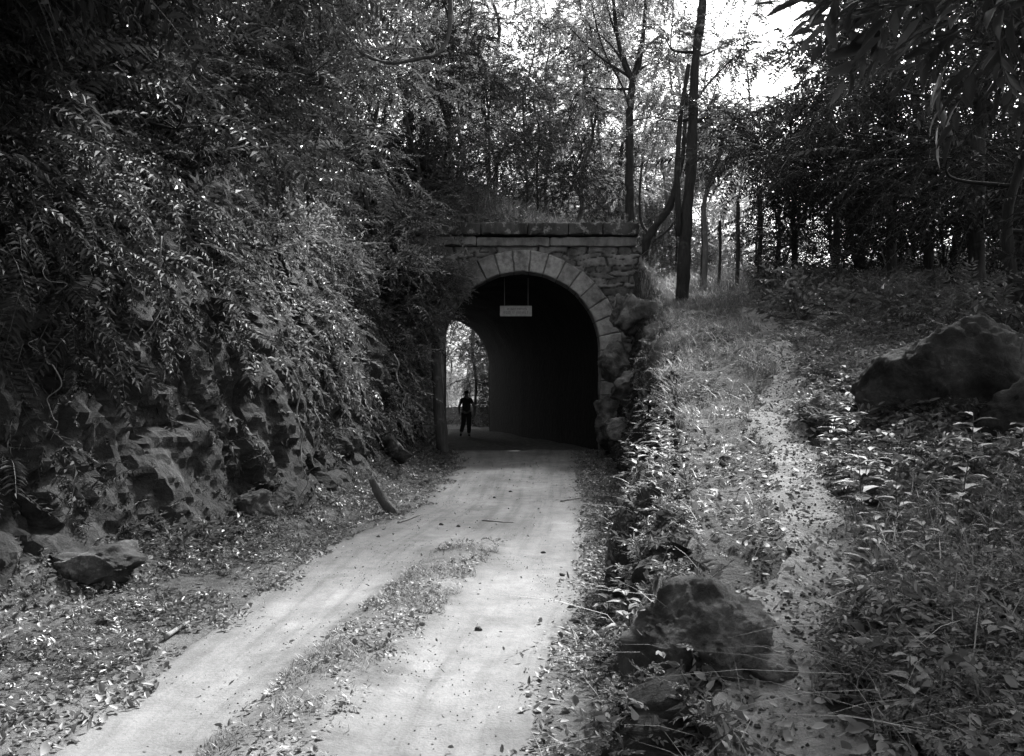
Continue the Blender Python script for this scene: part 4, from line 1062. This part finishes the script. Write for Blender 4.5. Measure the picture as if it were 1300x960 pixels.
def place_shrub(k, loc, sc, label, group, tilt=(0, 0)):
    if k in shused: o = copy_tree(sh[k], loc, rng.uniform(0, 6.28), sc, label, 'shrub', group)
    else:
        shused.add(k); o = sh[k]; o.location = loc; o.scale = (sc,)*3; tag(o, label, 'shrub', group)
    o.rotation_euler = (tilt[0], tilt[1], rng.uniform(0, 6.28))
rows = [(2.2, 'lower', 13, 4.5, 25), (3.3, 'middle', 14, 4.5, 26), (5.2, 'upper', 14, 5, 27)]
for s_, nm, n, ya, yb in rows:
    for i in range(n):
        y = yb-(yb-ya)*i/(n-1)+rng.uniform(-.4, .4); x = float(TL(y))-s_-rng.uniform(-.3, .5)
        place_shrub([0, 0, 1, 2][rng.integers(0, 4)] if y > 11 else 2, (x+.25, y, gz(x, y)-.05), rng.uniform(.8, 1.3), '%s shrub back from the portal in the %s row on the left bank' % (ordw[i], nm), 'shrubs on the left bank', (0, R(35)))
# overhanging bush covering the left haunch of the arch
for i, (px, py, d, sc, lb) in enumerate([(538, 335, 24.6, 1.05, 'glossy bush overhanging the left haunch of the arch'), (560, 372, 24.9, .8, 'lower glossy bush hanging before the left side of the arch'),
        (512, 280, 24.4, 1.2, 'glossy bush beside the left end of the parapet'), (535, 400, 24.2, .8, 'small bush hanging at the left jamb of the arch'), (505, 330, 22.5, 1.3, 'bright bush just left of the arch'), (520, 450, 22.5, .8, 'bush low beside the left jamb'),
        (570, 345, 24.9, .85, 'glossy bush hanging in front of the left arch blocks'), (582, 372, 25.1, .5, 'small sprig reaching into the left side of the arch opening'), (566, 400, 25.0, .6, 'leafy sprig hanging over the left shoulder of the arch'), (540, 430, 24.3, .7, 'small dark bush above the foot of the left jamb')]):
    place_shrub(0, tuple(P(px, py, d)-[0, 0, .5*sc]), sc, lb, 'bushes about the left of the arch')
p_, n_ = sample(700, lambda x, y, z: (y > 26.7)*(y < 33)*(x > -6)*(x < 4)*(z > 5)*np.clip((2-x)*.2, .1, 1))
k = len(p_); tag(foliage('brush_on_tunnel', p_+[0, 0, .15], rng.normal(size=(k, 3))*.6+[0, -.2, .6], np.tile(UP, (k, 1))+rng.normal(size=(k, 3))*.3, rng.uniform(.7, 1.3, k), T_FINE, [LEAF_MID, TWIG]),
    'low brush growing on top of the tunnel', 'brush', kind='stuff')
# understorey of the right-hand wood
wd = [(1020, 16), (1080, 14), (1150, 13), (1220, 12), (1290, 11), (1000, 21), (1060, 19), (1120, 17), (1190, 16), (1270, 15), (980, 25), (1040, 23)]
for i, (px, d) in enumerate(wd):
    x = (px-650)/F*d; place_shrub([1, 2][i % 2], (x, d, gz(x, d)-.05), rng.uniform(.7, 1.1), '%s dark low shrub along the front of the right-hand wood' % ordw[i], 'low shrubs under the wood')
# distinct seedlings near the camera on the right bank
def proto_plant(n, hgt, lf):
    root = empty('leafy_plant'); g = Geo(); g.tube([(0, 0, -.03), (.01, .01, hgt*.5), (.03, 0, hgt)], .004, .002, seg=5, n=7); obj('stem', g.mesh('stem'), TWIG, root)
    an = np.arange(n)*2.4; t = .25+.75*np.arange(n)/(n-1)
    B = np.stack([.03*t**2, 0*t, hgt*t], -1); A = np.stack([np.cos(an), np.sin(an), .35+0*an], -1); Nn = np.tile(UP, (n, 1))-A*.3
    l = hgt*.55*(1.15-t*.5); v, f = leaf_arrays(B, A, Nn, l, l*.42, True, .18, .25)
    obj('leaves', mesh_np('leaves', v, f, smooth=True), LEAF_LOW, root); return root
pl = [proto_plant(7, .2, LEAF_LOW), proto_plant(9, .28, LEAF_LOW), proto_plant(5, .13, LEAF_LOW)]
pused = set()
p_, n_ = sample(150, lambda x, y, z: (x > pc(y)+.2)*(x < .6*y+.2)*(y > 3.2)*(y < 13)*1.)
for i in range(len(p_)):
    k = i % 3; lb = 'small upright leafy plant among the undergrowth of the right bank'
    if k in pused: copy_tree(pl[k], tuple(p_[i]), rng.uniform(0, 6.28), rng.uniform(.7, 1.5), lb, 'plant', 'leafy plants on the right bank')
    else: pused.add(k); pl[k].location = tuple(p_[i]); tag(pl[k], lb, 'plant', 'leafy plants on the right bank')
p_, n_ = sample(40, lambda x, y, z: (x > RR(y)+.1)*(x < WR(y)+.1)*(y > 3.5)*(y < 9)*1.)
for i in range(len(p_)):
    copy_tree(pl[i % 3], tuple(p_[i]), rng.uniform(0, 6.28), rng.uniform(.6, 1.1), 'small leafy plant at the foot of the right bank beside the track', 'plant', 'leafy plants at the foot of the right bank')

# ------------------------------------------------------------------ fence posts, liana, log, sticks, roots
fn = empty('wire_fence', tuple(P(930, 362, 28))); tag(fn, 'old wooden posts with thin wire across the bright gap', 'fence')
base = P(930, 362, 28); tops = []
for (px, pt_, pb, d, r_) in ((890, 262, 362, 28.6, .06), (912, 280, 362, 28.2, .05), (935, 256, 366, 27.6, .065), (963, 236, 360, 28.4, .075), (987, 262, 352, 29.2, .055)):
    g = Geo(); a, b = P(px, pb+8, d)-base, P(px+2, pt_, d)-base
    g.tube([a, (a+b)/2+[.03, 0, 0], b], r_, r_*.85, seg=9, n=14, rough=.25); obj('post', g.mesh('post'), WOOD, fn); tops.append((a, b))
for fr in (.35, .62, .88):
    g = Geo(); g.tube([a+(b-a)*fr for a, b in tops], .006, .006, seg=4, n=24, smoothpath=True); obj('wire', g.mesh('wire'), METAL, fn)
g = Geo(); o0 = P(500, 40, 17)
g.tube(np.array(pp([(563, -60), (566, 0), (569, 40), (560, 66), (535, 77), (495, 80), (465, 68), (445, 48), (425, 10), (420, -60)], 17))+rng.normal(size=(10, 3))*.04-o0, .042, .022, seg=8, n=110, rough=.5)
o = tag(obj('liana', g.mesh('liana'), BARK, None), 'thick looping liana hanging across the upper left foliage', 'liana'); o.location = o0
vines = []
for i, (pts, d, r_, lb) in enumerate([([(55, 440), (62, 480), (66, 520), (72, 560)], 8.0, .008, 'thin hanging root with forked tip at the far left'), ([(48, 430), (45, 470), (50, 520)], 8.0, .006, 'thinner hanging root left of the forked one'),
        ([(205, 300), (203, 360), (190, 420), (165, 465)], 8.8, .008, 'hanging root bending left below the bright spray'),
        ([(372, 470), (378, 540), (383, 600), (385, 655)], 11.5, .012, 'pale upright sapling stem on the left bank'), ([(400, 510), (398, 560), (390, 600)], 11.6, .01, 'pale stem leaning beside the upright sapling'),
        ([(20, 300), (50, 340), (75, 372)], 8, .007, 'thin arching twig in the dark at far left'), ([(500, 450), (508, 500), (512, 560)], 17, .015, 'hanging root left of the arch jamb')]):
    g = Geo(); W = np.array(pp(pts, d)); o0 = W[0]; W = catmull(W, 9); W[1:] += rng.normal(size=(8, 3))*[.05, .05, .02]; g.tube(W-o0, r_*.9, r_*.3, seg=6, n=40, rough=.4)
    o = tag(obj('hanging_root', g.mesh('hanging_root'), BARK_PALE), lb, 'root', 'hanging roots of the left bank'); o.location = o0
# left jamb root / post
g = Geo(); W = np.array(pp([(552, 418), (555, 470), (558, 530), (564, 582)], 24.6)); o0 = W[-1]
g.tube((W-o0)[::-1], .19, .1, seg=10, n=24, rough=.25)
o = tag(obj('dead_tree', g.mesh('dead_tree'), BARK), 'dark leaning trunk hugging the left jamb of the arch', 'tree'); o.location = o0
g = Geo(); W = np.array(pp([(472, 608), (482, 630), (496, 648), (508, 662)], 12.4)); o0 = W[-1]
g.tube((W-o0)[::-1], .085, .05, seg=12, n=20, rough=.35)
o = tag(obj('log', g.mesh('log'), BARK), 'short rotten log leaning against the foot of the left bank', 'log'); o.location = o0
st = [([(505, 665), (520, 660), (535, 654)], 12.2, .012, 'thin stick lying at the foot of the log'), ([(712, 640), (730, 637), (742, 636)], 12, .012, 'bent stick at the right edge of the track'),
      ([(612, 662), (636, 664), (652, 664)], 11.4, .007, 'thin twig lying across the middle of the track'), ([(700, 822), (715, 818), (727, 822)], 5.7, .007, 'twig on the right verge near the viewpoint'),
      ([(433, 803), (446, 797), (458, 792)], 6.2, .005, 'small twig on the hump between wheel tracks'), ([(210, 812), (228, 800), (246, 790)], 6.5, .02, 'broken pale branch lying in the left verge litter'),
      ([(458, 828), (470, 835), (480, 838)], 5.65, .005, 'tiny twig on the median near the viewpoint'), ([(1080, 300+330), (1120, 610), (1160, 560)], 6.3, .006, 'long thin stem leaning on the right bank')]
for pts, d, r_, lb in st:
    W = np.array(pp(pts, d))
    for w_ in W[:]:
        if 'right bank' not in lb:
            # drop onto the ground along the view line
            pass
    if 'right bank' not in lb:
        W2 = []
        for (a, b) in pts:
            dd = F*EYE/(b-500.0); x = (a-650)/F*dd; W2.append([x, dd, gz(x, dd)+r_+.012])
        W = np.array(W2)
    o0 = W[0].copy(); g = Geo(); g.tube(W-o0, r_, r_*.5, seg=6, n=14, rough=.4)
    o = tag(obj('stick', g.mesh('stick'), BARK_PALE), lb, 'stick'); o.location = o0
# small stones on the track
for i, (px, py) in enumerate(((648, 627), (628, 634), (740, 646), (690, 704), (714, 732), (608, 803), (441, 810), (582, 670), (560, 668))):
    d = F*EYE/(py-500.0); x = (px-650)/F*d
    rock('pebble', (x, d, gz(x, d)+.02), (.035, .03, .022), 200+i, 'small dark stone on the dirt track, %s nearest the tunnel' % ordw[i], group='stones on the track', cat='stone', sub=2)
# low wall and pole beyond the far mouth
g = Geo(); o0 = np.array([-4.2, 48.5, 0.])
for k in range(12):
    x = -3+k*.5; g.box(x, x+.49, -.2+.02*math.sin(k*3), .2, 0, .95+.03*math.sin(k*5.1))
o = obj('low_wall', g.mesh('low_wall', False, {'tone': np.full(g.n, .8), 'joint': np.zeros(g.n)}), STONE); o.location = o0; tag(o, 'low stone wall crossing behind the walking person', 'wall')
g = Geo(); W = np.array(pp([(562, 545), (563, 470), (562, 380)], 44)); o0 = W[0]; g.tube(W-o0, .16, .13, seg=10, n=16)
o = tag(obj('bare_tree', g.mesh('bare_tree'), BARK_PALE), 'pale straight trunk just outside the far tunnel mouth', 'tree'); o.location = o0

# ------------------------------------------------------------------ the walking person
CLOTH, _nt = newmat('dark_cotton'); finish(_nt, ramp(_nt, noise(_nt, 12, 3), [(.3, .03), (.7, .05)]), .9, noise(_nt, 9, 4), .4, .02)
TROU, _nt = newmat('dark_trouser_cloth'); finish(_nt, .035, .9, noise(_nt, 9, 4), .4, .02)
SKIN, _nt = newmat('skin'); finish(_nt, .16, .55)
HAIR, _nt = newmat('dark_hair'); finish(_nt, .02, .6)
def skinned(name, joints, edges, rads, mat, parent, sub=2, root_i=0):
    me = bpy.data.meshes.new(name); me.from_pydata(joints, edges, [])
    o = obj(name, me, mat, None)
    o.modifiers.new('s', 'SKIN'); m = o.modifiers.new('d', 'SUBSURF'); m.levels = sub; m.render_levels = sub
    for i, sv in enumerate(me.skin_vertices[0].data):
        r_ = rads[i]; sv.radius = (r_, r_) if not isinstance(r_, tuple) else r_; sv.use_root = (i == root_i)
    bpy.context.view_layer.update(); bake_mod(o)
    for p in o.data.polygons: p.use_smooth = True
    o.parent = parent; return o
pc_ = P(592, 552, 34.6); pr = empty('person', (pc_[0], pc_[1], .02)); tag(pr, 'person in dark clothes seen from behind walking inside the tunnel', 'person')
J = []; E = []; Rr = []
def j(p, r_, par=None):
    J.append(p); Rr.append(r_); i = len(J)-1
    if par is not None: E.append((par, i))
    return i
pel = j((0, 0, .95), (.15, .11)); wst = j((0, 0, 1.1), (.135, .1), pel); chest = j((0, .02, 1.3), (.17, .115), wst); upc = j((0, .02, 1.42), (.13, .09), chest)
nk = j((0, .01, 1.5), .064, upc); hd0 = j((0, .02, 1.58), .07, nk); hd1 = j((0, .025, 1.66), .094, hd0); hd2 = j((0, .02, 1.72), .06, hd1)
def hand(w_, s, par, fwd):
    pm = j((w_[0]+s*.005, w_[1]+.01, w_[2]-.05), (.03, .017), par)
    for q, (ox, ln) in enumerate(((-.024, .075), (-.008, .085), (.009, .08), (.024, .065))):
        k1 = j((w_[0]+s*.01, w_[1]+ox+.01, w_[2]-.095), .0095, pm); k2 = j((w_[0]-s*.002, w_[1]+ox+.012, w_[2]-.095-ln*.55), .0085, k1); j((w_[0]-s*.018, w_[1]+ox+.012, w_[2]-.095-ln), .007, k2)
    t1 = j((w_[0]-s*.015, w_[1]+.045, w_[2]-.06), .0105, pm); j((w_[0]-s*.02, w_[1]+.06, w_[2]-.095), .009, t1)
for s, el, wr_ in ((-1, (-.27, .0, 1.14), (-.27, .1, .93)), (1, (.3, -.05, 1.14), (.335, .02, .92))):
    shd = j((s*.17, .02, 1.41), .066, upc); e = j(el, .05, shd); w_ = j(wr_, .034, e); hand(wr_, s, w_, 1)
for s, kn, an_, ft in ((-1, (-.11, .04, .5), (-.19, -.2, .14), (-.21, -.11, .05)), (1, (.1, .06, .5), (.1, .02, .09), (.11, .15, .035))):
    hp = j((s*.09, 0, .88), .09, pel); k_ = j(kn, .06, hp); a_ = j(an_, .042, k_); j(ft, .035, a_)
body = skinned('body', J, E, Rr, SKIN, pr)
skinned('shirt', [(0, 0, .88), (0, 0, 1.1), (0, .02, 1.3), (0, .02, 1.42), (-.165, .02, 1.41), (-.235, .01, 1.24), (.165, .02, 1.41), (.25, -.02, 1.24), (0, .015, 1.475)],
        [(0, 1), (1, 2), (2, 3), (3, 4), (4, 5), (3, 6), (6, 7), (3, 8)], [(.175, .135), (.165, .125), (.19, .14), (.15, .11), .078, .07, .078, .07, .068], CLOTH, pr)
skinned('trousers', [(0, 0, .97), (-.09, 0, .88), (-.11, .04, .5), (-.19, -.2, .17), (.09, 0, .88), (.1, .06, .5), (.1, .02, .11)],
        [(0, 1), (1, 2), (2, 3), (0, 4), (4, 5), (5, 6)], [(.165, .125), .115, .092, .082, .115, .092, .082], TROU, pr)
for s, a, b in ((-1, (-.19, -.22, .11), (-.22, -.08, .03)), (1, (.1, 0, .055), (.115, .19, .045))):
    skinned('shoe', [a, tuple((np.array(a)+np.array(b))/2), b], [(0, 1), (1, 2)], [(.05, .05), (.052, .045), (.045, .035)], HAIR, pr)
skinned('hair', [(0, -.005, 1.62), (0, .0, 1.70), (0, .02, 1.755)], [(0, 1), (1, 2)], [.088, .1, .06], HAIR, pr)
# face
g = Geo(); g.tube([(0, .1, 1.665), (0, .128, 1.635)], .011, .016, seg=8, n=6); obj('nose', g.mesh('nose'), SKIN, pr)
for s in (-1, 1):
    g = Geo(); g.tube([(s*.088, .02, 1.68), (s*.1, .015, 1.655), (s*.09, .02, 1.625)], .014, .01, seg=7, n=8); obj('ear', g.mesh('ear'), SKIN, pr)
    o = obj('eye', rock_mesh('eye', (.013, .008, .009), 3, 2, 1, 0), HAIR, pr); o.location = (s*.032, .105, 1.675)
g = Geo(); g.tube([(-.025, .1, 1.6), (0, .108, 1.598), (.025, .1, 1.6)], .006, .006, seg=6, n=8); obj('mouth', g.mesh('mouth'), HAIR, pr)

# ------------------------------------------------------------------ light, sky, camera
w = bpy.data.worlds.new('World'); scene.world = w; w.use_nodes = True; nt = w.node_tree
for n in list(nt.nodes): nt.nodes.remove(n)
EL, AZ = 42, 27
sky = node(nt, 'ShaderNodeTexSky'); sky.sky_type = 'NISHITA'; sky.sun_disc = False
sky.sun_elevation = R(EL); sky.sun_rotation = R(AZ); sky.air_density = 1.5; sky.dust_density = 4
bw = node(nt, 'ShaderNodeRGBToBW'); L(nt, sky.outputs[0], bw.inputs[0])
bg = node(nt, 'ShaderNodeBackground'); bg.inputs[1].default_value = .11; L(nt, bw.outputs[0], bg.inputs[0])
wo = node(nt, 'ShaderNodeOutputWorld'); L(nt, bg.outputs[0], wo.inputs[0])
sl = bpy.data.lights.new('sun', 'SUN'); sl.energy = 4.2; sl.angle = R(9); sl.color = (1, 1, 1)
so = bpy.data.objects.new('sun', sl); COL.objects.link(so)
dv = Vector((math.sin(R(AZ))*math.cos(R(EL)), math.cos(R(AZ))*math.cos(R(EL)), math.sin(R(EL))))
so.rotation_euler = dv.to_track_quat('Z', 'Y').to_euler(); so.location = dv*50
cd = bpy.data.cameras.new('camera'); cam = bpy.data.objects.new('camera', cd); COL.objects.link(cam); scene.camera = cam
cam.location = (0, 0, EYE); cam.rotation_euler = (R(90), 0, 0)
cd.sensor_width = 36; cd.lens = 36*F/1300; cd.shift_y = 20/1300.; cd.clip_end = 1500; cd.clip_start = .05
vs = scene.view_settings; vs.view_transform = 'Standard'; vs.look = 'None'; vs.exposure = 2.0; vs.gamma = 1; vs.use_curve_mapping = False
scene.render.engine = 'CYCLES'
scene.cycles.max_bounces = 6; scene.cycles.diffuse_bounces = 3; scene.cycles.transmission_bounces = 3; scene.cycles.glossy_bounces = 2
